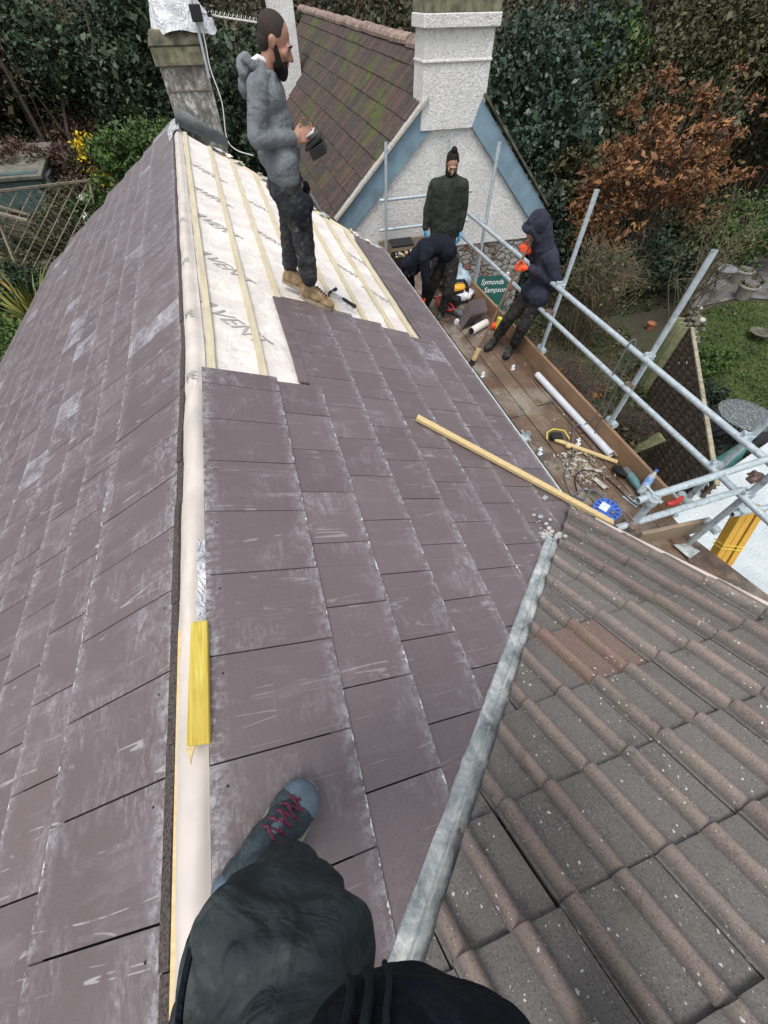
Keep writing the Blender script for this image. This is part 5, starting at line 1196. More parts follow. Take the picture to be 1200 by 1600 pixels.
clay([('e', hc-f_*.03+u_*.02, (.10, .11, .12), hdm), ('e', hc-u_*.07-f_*.03, (.09, .09, .09), hdm), C(hc-u_*.05, V['neck']+Vector((.04, 0, .02)), .098, .115), ('c', hc+f_*.07+u_*.05+s_*.06, hc+f_*.07+u_*.05-s_*.06, .035, .035), ('c', hc+f_*.05-u_*.04+s_*.08, hc+f_*.05-u_*.04-s_*.08, .03, .03)], 'hood', M['black_top'], j4, .008, 4, .012, .06)
clay([C(V['hip'+s], V['knee'+s], .108, .075) for s in 'RL']+[C(V['knee'+s], V['an'+s], .076, .066) for s in 'RL']+[C(V['hipL'], V['hipR'], .11, .11)], 'trousers', M['dark_trousers'], p4, .009, 3, .02, .07)
boot('boot', (2.50, 5.44, -2.995), (2.33, 5.24, -2.995), (M['black_boot'], M['sole']), p4, 1., .1, V['anL'])
boot('boot', (2.40, 5.76, -2.995), (2.20, 5.62, -2.995), (M['black_boot'], M['sole']), p4, 1., .1, V['anR'])

# ---- the photographer: own left leg and jacket front at the bottom of the picture
SLn = Vector((SR, 0, CR))
pb = [C((-.30, -.09, -1.30), (-.225, -.13, -.95), .045, .05), C((-.225, -.13, -.95), (-.19, -.23, -.66), .05, .07), C((-.19, -.23, -.66), (.0, -.38, -.46), .07, .09), C((.0, -.38, -.46), (.18, -.38, -.46), .09, .09), C((.18, -.40, -.5), (.30, -.54, -.9), .08, .07), C((.30, -.54, -.9), (.34, -.68, -1.30), .06, .04), C((.08, -.40, -.45), (.08, -.46, .02), .10, .11), C((.08, -.44, .02), (.08, -.42, .14), .05, .05), El((.08, -.42, .24), (.08, .10, .12)), C((-.12, -.48, .0), (-.20, -.62, -.25), .045, .04), C((-.20, -.62, -.25), (-.16, -.60, -.48), .035, .028), C((.28, -.48, .0), (.38, -.62, -.25), .045, .04), C((.38, -.62, -.25), (.36, -.58, -.48), .035, .028)]
for hx in (-.16, .36): pb += hand_parts((hx, -.60, -.50), (0, .15, -1), (1 if hx < 0 else -1, 0, 0), (0, 1, 0), .5, 1.)
p5 = person_root(pb, M['skin_dark'], (-.1, -.3, -1.45), 'photographer\'s own leg in dark trousers and black jacket at the picture\'s bottom edge', .008)
leg = [C((-.285, -.085, -1.20), (-.235, -.095, -1.05), .065, .072), C((-.235, -.095, -1.05), (-.21, -.15, -.86), .074, .100), C((-.21, -.15, -.86), (-.20, -.205, -.72), .105, .112), C((-.23, -.20, -.74), (-.12, -.26, -.62), .105, .12), C((-.12, -.26, -.62), (.02, -.36, -.50), .115, .13), El((-.245, -.10, -1.12), (.072, .055, .04)), C((-0.305, -0.095, -0.899), (-0.257, -0.075, -0.918), 0.024, 0.024), C((-0.257, -0.075, -0.918), (-0.190, -0.085, -0.936), 0.024, 0.024), C((-0.190, -0.085, -0.936), (-0.150, -0.11, -0.942), 0.024, 0.024), C((-0.236, -0.095, -0.665), (-0.236, -0.075, -0.66), 0.022, 0.022), C((-0.236, -0.075, -0.66), (-0.226, -0.067, -0.665), 0.03, 0.03), C((-0.226, -0.067, -0.665), (-0.171, -0.099, -0.676), 0.03, 0.03), C((-0.171, -0.099, -0.676), (-0.114, -0.131, -0.683), 0.03, 0.03), C((-0.212, -0.089, -0.816), (-0.156, -0.092, -0.828), 0.028, 0.028), C((-0.156, -0.092, -0.828), (-0.101, -0.138, -0.831), 0.028, 0.028), C((-0.199, -0.103, -0.642), (-0.152, -0.116, -0.652), 0.022, 0.022), C((-0.152, -0.116, -0.652), (-0.107, -0.147, -0.655), 0.022, 0.022), C((-.235, -.11, -.97), (-.185, -.125, -.92), .068, .078), C((-.215, -.12, -.74), (-.15, -.15, -.74), .09, .09), C((-.33, -.165, -.83), (-.26, -.165, -.80), .030, .045), El((-.21, -.14, -.93), (.105, .06, .04)),
       C((.18, -.40, -.50), (.30, -.56, -.9), .12, .10), C((.30, -.56, -.9), (.34, -.69, -1.25), .10, .09)]
t5 = clay(leg, 'trousers', M['slate_trousers'], p5, .006, 6, .016, .085)
jk = [El((-.06, -.245, -.555), (.12, .115, .118)), El((-.02, -.262, -.555), (.115, .11, .112)), C((-.06, -.27, -.54), (.02, -.38, -.40), .115, .14), C((.0, -.44, -.22), (.16, -.44, -.22), .14, .14), C((.0, -.48, -.05), (.16, -.48, -.05), .13, .13), C((-.12, -.48, .0), (-.20, -.62, -.25), .065, .06), C((-.20, -.62, -.25), (-.16, -.60, -.47), .055, .04), C((.28, -.48, .0), (.38, -.62, -.25), .065, .06), C((.38, -.62, -.25), (.36, -.58, -.47), .055, .04)]
mb = MB(); mb.tube(interp([(-.258, -.078, -.650), (-.262, -.102, -.640), (-.262, -.122, -.630), (-.258, -.140, -.620)], 4), .004, 6); mb.build('seam', M['black_jacket'], t5, smooth=True)
jb = clay(jk, 'jacket', M['black_jacket'], p5, .006, 4, .012, .06)
for q, rad_ in ((-.075, .0045), (-.058, .0045), (-.040, .003)):
    mb = MB(); mb.tube([(q+.004*math.sin(i*1.3), -.245+math.cos(a_)*.119, -.555+math.sin(a_)*.122) for i, a_ in enumerate([R(5+8*i) for i in range(14)])], rad_, 6); mb.build('zip_seam', M['zip_cloth'], jb, smooth=True)
boot('walking_shoe', (-.462, -.125, -1.353), (-.222, .068, -1.447), (M['shoe_teal'], M['shoe_sole'], M['laces']), p5, 1.30, .15, Vector((-.31, -.09, -1.22)), w=1.0, lace0=.50, cap=M['shoe_blue'])
boot('walking_shoe', (.38, -.84, -1.27), (.31, -.545, -1.385), (M['shoe_teal'], M['shoe_sole'], M['laces']), p5, 1.2, .15, Vector((.345, -.72, -1.20)), cap=M['shoe_blue'])
# ============================================================ GROUND
def gz(x, y):
    d = math.hypot(x, y); z = -6.0+.10*max(0, min(d, 75)-24)+.02*max(0, min(d, 400)-75)
    if x < -3: z += .25*min(1, (-3-x)/3)
    return z+.12*mnoise.noise(Vector((x*.2, y*.2, 0)))*(1 if d > 16 else .0)
mb = MB(); vs = []; fs = []
rad = [0, 2, 4, 6, 8, 10, 12, 14, 17, 20, 24, 28, 33, 40, 48, 58, 70, 90, 130, 200, 350, 700]; NS = 72
for r_ in rad:
    for k in range(NS): an = 6.2832*k/NS; x, y = r_*math.cos(an), r_*math.sin(an); vs.append((x, y, gz(x, y)))
for i in range(len(rad)-1):
    for k in range(NS): fs.append((i*NS+k, (i+1)*NS+k, (i+1)*NS+(k+1) % NS, i*NS+(k+1) % NS))
mb.add(vs, fs)
def mk_ground():
    t = NT('garden_soil'); co = t.co(); f = t.noise(co, 1.1, 7, .7); g = t.noise(co, 9, 6, .75)
    c = t.ramp(f, [(.3, (.022, .020, .013)), (.48, (.045, .036, .022)), (.6, (.028, .048, .014)), (.75, (.075, .055, .035))]); c = t.mix(t.ramp(g, [(.45, 0.), (.7, .7)]), c, (.085, .065, .042))
    return t.fin(c, .95, t.bump(g, .8, .05))
tag(mb.build('ground', mk_ground(), None, smooth=True), kind='structure')
def sheet(name, pts, z, mat, kind='structure', th=.0):
    mb = MB(); n = len(pts); mb.add([(x, y, z) for x, y in pts], [tuple(range(n))]); return tag(mb.build(name, mat, None), kind=kind)
def mk_lawn():
    t = NT('lawn_turf'); co = t.co(); f = t.noise(co, 1.6, 6, .7); c = t.ramp(f, [(.3, (.030, .045, .012)), (.52, (.050, .085, .016)), (.75, (.10, .12, .03))]); return t.fin(c, .95, t.bump(t.noise(co, 40, 4), .8, .03))
lawn_pts = [(9.6, 4.9), (10.0, 5.9), (11.2, 7.2), (12.6, 8.8), (14.4, 8.9), (16.5, 8.0), (19, 6.5), (19, 2.5), (12, 3.9)]
sheet('lawn', lawn_pts, -5.985, mk_lawn())
def mk_patio():
    t = NT('patio_gravel'); co = t.co(); v = t.vor(co, 9); f = t.noise(co, 3, 5); c = t.mix(t.ramp(f, [(.4, 0.), (.65, 1.)]), (.085, .08, .078), (.17, .165, .16)); return t.fin(c, .9, t.bump(v.outputs['Distance'], .6, .02))
sheet('path', [(12.6, 9.0), (14.6, 9.1), (16.5, 8.2), (21, 6.4), (24, 8.5), (17.5, 11.4), (14.0, 11.6)], -5.985, mk_patio())
sheet('patio', [(7.0, 2.6), (8.6, 4.9), (9.5, 5.0), (11.9, 3.8), (14, 3.2), (14, .5), (9, 1.0)], -5.985, m_plain('dark_slab_patio', (.035, .035, .035), .7, .6, 3))

# ============================================================ FOLIAGE
def leaf_mat(name, stops, nscale=.35, rough=.55, wn=.55):
    t = NT(name); isl = t.island(); co = t.co(); f = t.noise(co, nscale, 4, .6)
    m = t.math('ADD', t.math('MULTIPLY', isl, wn), t.math('MULTIPLY', f, 1-wn)); m = t.math('ADD', m, t.math('MULTIPLY', t.math('SUBTRACT', f, .5), .9))
    c = t.ramp(m, stops); return t.fin(c, rough, None, Specular__IOR__Level=.35)
LM = dict(
 ivy=leaf_mat('dark_ivy_leaf', [(.15, (.018, .030, .016)), (.5, (.035, .058, .028)), (.8, (.06, .09, .045)), (1., (.12, .15, .10))]),
 blue=leaf_mat('bluish_evergreen_leaf', [(.15, (.016, .030, .020)), (.5, (.034, .060, .038)), (.8, (.07, .10, .070)), (1., (.17, .20, .17))], rough=.4),
 green=leaf_mat('fresh_green_leaf', [(.15, (.028, .058, .012)), (.5, (.055, .105, .022)), (.85, (.10, .17, .04)), (1., (.17, .20, .05))]),
 olive=leaf_mat('olive_leaf', [(.1, (.030, .034, .014)), (.5, (.060, .062, .026)), (.8, (.10, .10, .045)), (1., (.16, .15, .08))]),
 wood=leaf_mat('mixed_woodland_leaf', [(.12, (.016, .026, .014)), (.34, (.040, .058, .028)), (.46, (.068, .072, .036)), (.58, (.10, .075, .042)), (.76, (.115, .085, .055)), (1., (.19, .19, .14))], .16),
 beech=leaf_mat('copper_autumn_leaf', [(.1, (.07, .032, .016)), (.4, (.15, .068, .032)), (.7, (.25, .115, .045)), (.9, (.36, .20, .06)), (1., (.45, .34, .08))], .8),
 brown=leaf_mat('dead_brown_leaf', [(.1, (.045, .025, .018)), (.5, (.09, .05, .035)), (1., (.17, .11, .08))], .8),
 yellow=leaf_mat('yellow_blossom', [(.1, (.50, .36, .01)), (.5, (.70, .52, .02)), (1., (.85, .70, .08))], .8),
 grassy=leaf_mat('strappy_leaf', [(.1, (.05, .08, .015)), (.45, (.10, .13, .025)), (.7, (.22, .20, .04)), (1., (.32, .20, .05))], 1.5),
 under=leaf_mat('undergrowth_leaf', [(.1, (.020, .028, .010)), (.4, (.035, .060, .018)), (.58, (.055, .085, .025)), (.7, (.10, .065, .03)), (1., (.17, .11, .06))], .6),
 bark=m_plain('grey_brown_bark', (.075, .062, .048), .9, .5, 12, .8), twig=m_plain('pale_bare_twig', (.15, .12, .075), .9, .45, 12, .4), dtwig=m_plain('dark_bare_twig', (.075, .055, .04), .9, .45, 12, .4))
def np_mesh(name, V, F, mats, parent=None, loc=None, mi=None):
    me = bpy.data.meshes.new(name); nv, nf, k = len(V), len(F), F.shape[1]
    if loc is not None: V = V-np.array(loc)
    me.vertices.add(nv); me.vertices.foreach_set('co', V.astype(np.float32).ravel()); me.loops.add(nf*k); me.loops.foreach_set('vertex_index', F.astype(np.int32).ravel())
    me.polygons.add(nf); me.polygons.foreach_set('loop_start', np.arange(0, nf*k, k, dtype=np.int32)); me.polygons.foreach_set('loop_total', np.full(nf, k, dtype=np.int32))
    for m in (mats if isinstance(mats, list) else [mats]): me.materials.append(m)
    if mi is not None: me.polygons.foreach_set('material_index', mi.astype(np.int32))
    me.update(calc_edges=True); me.validate(); return link(bpy.data.objects.new(name, me), parent, Vector(loc) if loc is not None else None)
def leaves(P, size, ratio=.55, droop=0., upb=.3, seed=0):
    """bent four-vertex leaves at points P"""
    g = np.random.default_rng(seed); n = len(P); d = g.normal(size=(n, 3)); d[:, 2] = d[:, 2]*.7-droop; d /= np.linalg.norm(d, axis=1)[:, None]
    r = g.normal(size=(n, 3)); r[:, 2] += upb*2; s = np.cross(d, r); s /= np.linalg.norm(s, axis=1)[:, None]+1e-9; nn = np.cross(s, d)
    L = size*np.clip(g.lognormal(-.08, .42, n), .35, 2.3)[:, None]; W = L*ratio*.5
    a = P-d*L*.5; b = P+s*W+nn*L*.08; c = P+d*L*.5-nn*L*.12; e = P-s*W+nn*L*.08
    V = np.stack([a, b, c, e], 1).reshape(-1, 3); F = np.arange(n*4).reshape(-1, 4); return V, F
def blob_points(blobs, n, seed, shell=.55):
    """points in a crown made of clumps: each blob = (x,y,z,rx,ry,rz)"""
    g = np.random.default_rng(seed); B = np.array(blobs, float); vol = B[:, 3]*B[:, 4]*B[:, 5]; pr = vol**.75; pr /= pr.sum()
    # break every blob into small clumps
    idx = g.choice(len(B), size=max(6, n//45), p=pr); dirs = g.normal(size=(len(idx), 3)); dirs /= np.linalg.norm(dirs, axis=1)[:, None]
    rr_ = (g.uniform(0, 1, len(idx))**(1/3))*(1-shell)+shell*g.uniform(.75, 1.08, len(idx)); cc = B[idx, :3]+dirs*B[idx, 3:6]*rr_[:, None]
    cr = (B[idx, 3:6].mean(1)*g.uniform(.10, .24, len(idx)))
    k = g.integers(0, len(idx), n); off = g.normal(size=(n, 3)); return cc[k]+off*cr[k][:, None]*np.array([1, 1, .75])
def limb_mesh(paths, parent, name, mat):
    mb = MB()
    for pts, r0, r1 in paths:
        n = len(pts); mb.tube(pts, [r0+(r1-r0)*i/(n-1) for i in range(n)], 7 if r0 > .03 else 4)
    return mb.build(name, mat, parent, smooth=True)
def tree(name, label, cat, base, blobs, n, size, mat, group=None, bark='bark', twigs=14, tr=.10, seed=1, ratio=.55, droop=0., extra=None):
    rs = random.Random(seed); root = thing(name, base, label, cat, group); B = Vector(base)
    P = blob_points(blobs, n, seed); P[:, 2] = np.maximum(P[:, 2], base[2]+.05); V_, F_ = leaves(P, size, ratio, droop, seed=seed)
    np_mesh('crown', V_, F_, LM[mat], root, base)
    paths = []; c = Vector(np.mean(np.array(blobs)[:, :3], axis=0).tolist()); top = B+(c-B)*.7
    tp = interp([B-Vector((0, 0, .2)), B+(c-B)*.3+Vector((rs.uniform(-.2, .2), rs.uniform(-.2, .2), 0)), top], 5); paths.append((tp, tr, tr*.5))
    for i in range(twigs):
        b = rs.choice(blobs); an = rs.uniform(0, 6.28); el = rs.uniform(-.2, 1.2)
        e = Vector((b[0]+math.cos(an)*math.cos(el)*b[3]*1.02, b[1]+math.sin(an)*math.cos(el)*b[4]*1.02, b[2]+math.sin(el)*b[5]*1.05)); s_ = tp[rs.randint(3, len(tp)-1)]; m_ = (s_+e)/2+Vector((rs.uniform(-.25, .25), rs.uniform(-.25, .25), rs.uniform(-.1, .3)))*b[3]*.5
        paths.append((interp([s_, m_, e], 4), tr*rs.uniform(.2, .4), .008))
    limb_mesh(paths, root, 'trunk', LM[bark])
    return root
def ring(c, r, n, rz=None, seed=0, k=.62):
    g = random.Random(seed); out = [(c[0], c[1], c[2], r*k, r*k, (rz or r)*k)]
    for i in range(n):
        an = 6.28*i/n+g.uniform(-.3, .3); el = g.uniform(-.5, .9); q = r*g.uniform(.5, .8); s = r*g.uniform(.3, .5)
        out.append((c[0]+math.cos(an)*q, c[1]+math.sin(an)*q, c[2]+math.sin(el)*(rz or r)*.6, s, s, s*(rz or r)/r))
    return out

# woodland behind everything, one mass
NW = 520000
g = np.random.default_rng(42)
cl = []
for i in range(430):
    d = 27+38*g.uniform()**1.3; az = R(g.uniform(-52, 66)); x, y = d*math.sin(az), d*math.cos(az); z0 = gz(x, y); h = g.uniform(3.5, 8.0)
    w_ = g.uniform(1.6, 3.2)
    cl.append((x, y, z0+h*.42, w_, w_, h*.50)); cl.append((x+g.normal()*.8, y+g.normal()*.8, z0+h*.8, w_*.7, w_*.7, h*.34))
P = blob_points(cl, NW, 3, .45); keep = P[:, 2] > -6.0; P = P[keep]; V1, F1 = leaves(P, .19, .55, 0., seed=5)
o = np_mesh('woodland', V1, F1, LM['wood']); tag(o, 'dense mixed winter woodland filling the slope behind both houses', 'woodland', kind='stuff')
mb = MB(); rs = random.Random(77)
for i in range(900):
    d = rs.uniform(25, 46); az = R(rs.uniform(-50, 64)); x, y = d*math.sin(az), d*math.cos(az); z0 = gz(x, y); h = rs.uniform(3, 8); lx, ly = rs.gauss(0, .7), rs.gauss(0, .7)
    r0 = rs.uniform(.012, .05) if i % 9 else .12
    mb.tube([(x, y, z0), (x+lx*.3, y+ly*.3, z0+h*.45), (x+lx, y+ly, z0+h)], [r0, r0*.7, .006], 4)
o = mb.build('bare_stems', LM['dtwig'], None); tag(o, 'bare upright stems and poles standing among the woodland foliage', 'bare stems', kind='stuff')

# individual trees and shrubs
tree('evergreen_tree', 'bluish dark evergreen tree directly right of the neighbour\'s roughcast chimney', 'tree', (10.4, 18.0, -6), ring((10.2, 18.0, -2.6), 3.0, 9, 3.4, 1)+ring((9.3, 15.3, -3.7), 2.2, 7, 2.4, 2), 34000, .15, 'blue', seed=11, tr=.2)
tree('evergreen_shrub', 'dark bluish evergreen shrub growing behind the right blue bargeboard', 'shrub', (7.6, 12.4, -6), ring((7.7, 12.6, -4.5), 1.7, 7, 1.8, 3), 17000, .12, 'blue', seed=12)
tree('green_shrub', 'bright green bushy tree behind the top of the bluish evergreen', 'tree', (16.4, 22, -6), ring((16, 21.6, -2.4), 2.2, 7, 2.4, 4), 14000, .17, 'green', seed=13)
tree('olive_tree', 'loose olive coloured tree rising behind the copper leaved beech', 'tree', (17.2, 19, -6), ring((16.6, 18.6, -2.8), 3.2, 9, 3.2, 5), 26000, .15, 'olive', seed=14, tr=.18)
tree('olive_tree', 'olive green tree at the right edge behind the copper beech', 'tree', (20.2, 16, -6), ring((19.8, 16.2, -2.6), 3.2, 8, 3.3, 6), 22000, .16, 'olive', seed=15, tr=.18)
tree('olive_shrub', 'dark olive undergrowth shrub between the evergreen and the copper beech', 'shrub', (11.3, 13.6, -6), ring((11.3, 13.8, -4.4), 2.1, 7, 1.9, 7), 17000, .13, 'olive', seed=16)
tree('copper_beech', 'copper orange autumn beech tree above the scaffold rails', 'tree', (9.9, 9.6, -6), ring((9.6, 9.8, -2.75), 1.45, 10, 1.25, 8)+[(9.5, 10.2, -1.5, .7, .7, .6), (10.5, 9.5, -1.6, .7, .7, .6), (8.5, 9.7, -3.3, .8, .8, .6), (10.6, 8.9, -2.9, .7, .7, .7), (8.9, 9.2, -3.8, .6, .6, .4)], 9500, .105, 'beech', seed=17, tr=.09, twigs=70, ratio=.42)
tree('ivy_shrub', 'dark green ivy clad shrub under the copper beech', 'shrub', (10.5, 10.9, -6), ring((10.7, 11.3, -4.9), 1.8, 7, 1.2, 9), 13000, .10, 'ivy', seed=18)
tree('green_shrub', 'low feathery green shrub beside the garden path at the right edge', 'shrub', (14.9, 11.6, -6), ring((16.6, 11.4, -5.0), 1.9, 7, 1.2, 10), 12000, .10, 'green', seed=19)
tree('ivy_shrub', 'dark shrub at the right edge behind the two garden pots', 'shrub', (13.6, 12.2, -6), ring((13.6, 12.6, -4.6), 1.9, 7, 1.5, 11), 12000, .11, 'olive', seed=20)
tree('garden_bush', 'small bluish rounded bush at the near corner of the lawn', 'bush', (9.35, 5.1, -6), ring((9.35, 5.1, -5.72), .5, 5, .35, 12), 3500, .06, 'blue', seed=21, twigs=4, tr=.02)
tree('garden_bush', 'leafy border plant between the stone wall and the lawn', 'bush', (10.6, 6.3, -6), ring((10.6, 6.3, -5.75), .6, 6, .3, 13), 3500, .06, 'green', seed=22, twigs=4, tr=.02)
tree('border_shrub', 'dark leafy shrub overhanging the garden path beyond the thin sapling', 'shrub', (12.6, 10.4, -6), ring((12.6, 10.4, -5.3), 1.1, 6, .7, 41), 6000, .09, 'ivy', seed=41, twigs=14, tr=.03)
# left side
tree('green_shrub', 'fresh green bush just left of the old chimney', 'shrub', (-3.2, 20.5, -5.8), ring((-3.3, 20.6, -3.9), 1.7, 8, 1.5, 14), 15000, .12, 'green', seed=23)
tree('green_shrub', 'green bush behind the stepped slate verge below the yellow gorse', 'shrub', (-4.1, 17.6, -5.8), ring((-4.2, 17.4, -4.5), 1.2, 7, 1.1, 15), 10000, .10, 'green', seed=24)
tree('gorse_bush', 'gorse bush covered in bright yellow flowers', 'shrub', (-5.2, 22.4, -5.8), ring((-5.2, 22.4, -4.4), 1.1, 6, 1.1, 16), 7000, .12, 'olive', seed=25)
P = blob_points([(-5.15, 21.6, -3.9, .55, .4, .8), (-4.6, 21.3, -4.4, .3, .3, .5), (-6.5, 22, -4.2, .3, .3, .2)], 1500, 8); V1, F1 = leaves(P, .10, .8, seed=3); o = np_mesh('gorse_flowers', V1, F1, LM['yellow'], bpy.data.objects['gorse_bush'], (-5.15, 21.6, -4.0))
tree('dead_bramble', 'heap of dead reddish brown bramble over the teal shed', 'bramble', (-7.2, 23, -5.7), ring((-7.0, 22.4, -4.0), 1.8, 7, .8, 17)+[(-5.6, 21.6, -4.4, 1.0, .9, .6), (-7.2, 21.1, -3.5, 1.1, .7, .25)], 14000, .10, 'brown', bark='dtwig', seed=26, twigs=160, tr=.03)
tree('ivy_tree', 'tall ivy covered tree at the top left corner', 'tree', (-9.5, 30, -5.5), ring((-9.0, 30, -2.4), 3.4, 9, 3.6, 18), 24000, .17, 'ivy', seed=27, tr=.2)
tree('ivy_tree', 'dark ivy tree standing left of the plastic wrapped chimney', 'tree', (-3.6, 27, -5.6), ring((-4.2, 27, -2.3), 3.0, 9, 3.2, 19), 24000, .17, 'ivy', seed=28, tr=.2)
tree('brown_thicket', 'brown thicket of bare sticks on the bank above the gorse', 'thicket', (-7, 28, -5.6), ring((-6.4, 26.4, -4.0), 1.8, 6, 1.3, 20), 6000, .11, 'brown', bark='dtwig', seed=29, twigs=110, tr=.03)
tree('ivy_tree', 'dark green tree between the old chimney and the grey hoodie roofer', 'tree', (.8, 20, -5.9), ring((.7, 20, -3.2), 2.6, 9, 3.2, 21)+ring((.2, 16.2, -4.4), 1.4, 6, 1.4, 22), 30000, .13, 'ivy', seed=30, tr=.18)
tree('ivy_hedge', 'dark hedge behind the far end of the left slate slope', 'hedge', (-2.2, 15.5, -5.9), ring((-2.0, 15.6, -4.6), 1.6, 7, 1.2, 23), 14000, .10, 'ivy', seed=31)
tree('garden_hedge', 'fresh green hedge at the left edge below the eave', 'hedge', (-6.0, 9.3, -5.8), ring((-5.8, 9.0, -4.7), 1.2, 7, 1.0, 24)+[(-5.3, 7.4, -4.6, .9, .9, .7)], 14000, .07, 'green', seed=32, twigs=8)
tree('ivy_shrub', 'dark shrub at the left edge under the wooden trellis', 'shrub', (-7.0, 13.6, -5.8), ring((-7.0, 13.4, -5.0), 1.3, 6, .8, 25), 9000, .09, 'ivy', seed=33)
tree('overgrown_shrub', 'tangled olive shrub half hiding the teal shed behind the trellis', 'shrub', (-6.6, 17.8, -5.8), [(-6.3, 18.2, -4.9, .9, .7, .8), (-7.9, 18.8, -5.0, 1.0, .6, .6), (-5.9, 18.6, -4.2, .5, .5, .5)], 6000, .09, 'olive', bark='twig', seed=36, twigs=60, tr=.03)
# strappy plant
def strappy(name, label, base, n, L, seed, mat='grassy'):
    g_ = np.random.default_rng(seed); Vs = []; Fs = []; K = 6
    for i in range(n):
        an = g_.uniform(0, 6.28); tilt = g_.uniform(.15, 1.15); ln = L*g_.uniform(.6, 1.1); w_ = .022*g_.uniform(.7, 1.3)*L; p = np.array(base)+np.array([g_.normal()*.1, g_.normal()*.1, 0]); h = np.array([math.cos(an), math.sin(an), 0]); sd3 = np.array([-math.sin(an), math.cos(an), 0]); b0 = len(Vs)
        for k in range(K+1):
            t_ = k/K; a_ = tilt*t_*1.25; q = p+h*math.sin(a_)*ln*t_+np.array([0, 0, 1])*math.cos(a_)*ln*t_; ww = w_*(1-t_)**.5+.002; Vs += [q-sd3*ww, q+sd3*ww]
        for k in range(K): Fs.append((b0+2*k, b0+2*k+1, b0+2*k+3, b0+2*k+2))
    o = np_mesh(name, np.array(Vs), np.array(Fs), LM[mat], None, base); return tag(o, label, 'plant')
strappy('strappy_plant', 'large strappy yellow green plant at the left edge below the trellis', (-5.6, 11.4, -5.75), 260, 1.9, 4)
strappy('strappy_plant', 'smaller yellow bladed plant by the left eave corner', (-5.0, 10.4, -5.75), 120, 1.5, 5)

# tangle of bare twigs beyond the scaffold
def tangle(name, label, c, r, n, seed, mat='twig', leaf=None, nl=0, z0=-6.):
    rs = random.Random(seed); root = thing(name, (c[0], c[1], z0), label, 'bush'); paths = []
    for i in range(n):
        an = rs.uniform(0, 6.28); el = rs.uniform(-.1, 1.4); k = rs.uniform(.4, 1.05); e = Vector((c[0]+math.cos(an)*math.cos(el)*r[0]*k, c[1]+math.sin(an)*math.cos(el)*r[1]*k, c[2]+math.sin(el)*r[2]*k)); b = Vector((c[0]+rs.gauss(0, .15), c[1]+rs.gauss(0, .15), z0 if i % 3 == 0 else c[2]-r[2]*rs.uniform(0, .6)))
        m1 = b+(e-b)*.5+Vector((rs.gauss(0, .25), rs.gauss(0, .25), rs.uniform(0, .5)))*r[0]*.5; pts = interp([b, m1, e], 4); paths.append((pts, rs.uniform(.006, .016), .003))
        for j in range(3):
            s_ = pts[rs.randint(3, len(pts)-1)]; d_ = Vector((rs.gauss(0, 1), rs.gauss(0, 1), rs.gauss(.2, .8))).normalized()*rs.uniform(.2, .6)*r[0]*.6; paths.append((interp([s_, s_+d_*.5+Vector((rs.gauss(0, .06), rs.gauss(0, .06), .04)), s_+d_], 3), .006, .002))
    limb_mesh(paths, root, 'twigs', LM[mat])
    if nl:
        P = blob_points([(c[0], c[1], c[2], r[0]*.8, r[1]*.8, r[2]*.8)], nl, seed); V_, F_ = leaves(P, .075, .5, seed=seed); np_mesh('leaves', V_, F_, LM[leaf], root, c)
tangle('twiggy_bush', 'tangled pale twiggy bush below the copper beech', (7.9, 8.2, -4.3), (1.25, 1.1, .95), 230, 3, 'twig', 'under', 1100)
tangle('bare_shrub', 'bare dark twiggy shrub just beyond the toe board', (5.5, 5.6, -5.1), (1.0, 1.0, .6), 210, 4, 'dtwig', 'beech', 160)
tangle('bare_shrub', 'bare arching shrub by the nearest tall standard and the hurdle fence', (6.3, 4.3, -5.3), (.8, .8, .5), 120, 5, 'dtwig', 'under', 200)
tangle('bare_sapling', 'thin bare sapling arching over the garden behind the tallest standard', (11.6, 8.5, -4.6), (1.9, 1.4, 2.0), 46, 6, 'twig', 'grassy', 90)
# undergrowth carpet
g = np.random.default_rng(9); n = 60000; X = g.uniform(3.6, 13, n); Y = g.uniform(-1, 17, n); m_ = (~((X > 9.4) & (Y < 9.2) & (Y > 3.5)))&(g.uniform(size=n) < .55+.45*np.sin(X*1.7+np.cos(Y*1.3)*2))
X, Y = X[m_], Y[m_]; hgt = .45*(.5+.5*np.sin(X*2.1+1.3*np.sin(Y*1.9)))*(.5+.5*np.cos(Y*2.3)); Z = -5.97+g.uniform(0, 1, len(X))*(.06+hgt)
V1, F1 = leaves(np.stack([X, Y, Z], 1), .085, .5, seed=6); tag(np_mesh('undergrowth', V1, F1, LM['under']), 'low leafy undergrowth and fallen leaves covering the garden below the scaffold', 'undergrowth', kind='stuff')
n = 30000; X = g.uniform(-14, -4.2, n); Y = g.uniform(4, 24, n); Z = -5.75+g.uniform(0, .35, n); V1, F1 = leaves(np.stack([X, Y, Z], 1), .11, .5, seed=7); tag(np_mesh('undergrowth', V1, F1, LM['under']), 'low green ground cover in the garden left of the house', 'undergrowth', kind='stuff')
# grass blades on the lawn
n = 42000; X = g.uniform(9.4, 18, n); Y = g.uniform(3, 9, n)
def inside(px, py, poly):
    c = np.zeros(len(px), bool); j = len(poly)-1
    for i in range(len(poly)):
        xi, yi = poly[i]; xj, yj = poly[j]; c ^= ((yi > py) != (yj > py)) & (px < (xj-xi)*(py-yi)/(yj-yi+1e-9)+xi); j = i
    return c
k = inside(X, Y, lawn_pts); X, Y = X[k], Y[k]; V1, F1 = leaves(np.stack([X, Y, np.full(len(X), -5.965)], 1), .075, .22, -1.2, seed=8); tag(np_mesh('grass', V1, F1, leaf_mat('grass_blade', [(.15, (.03, .04, .012)), (.5, (.050, .080, .02)), (.75, (.085, .12, .03)), (1., (.16, .12, .06))], 1.6)), 'short green grass of the lawn beyond the hurdle fence', 'grass', kind='stuff')

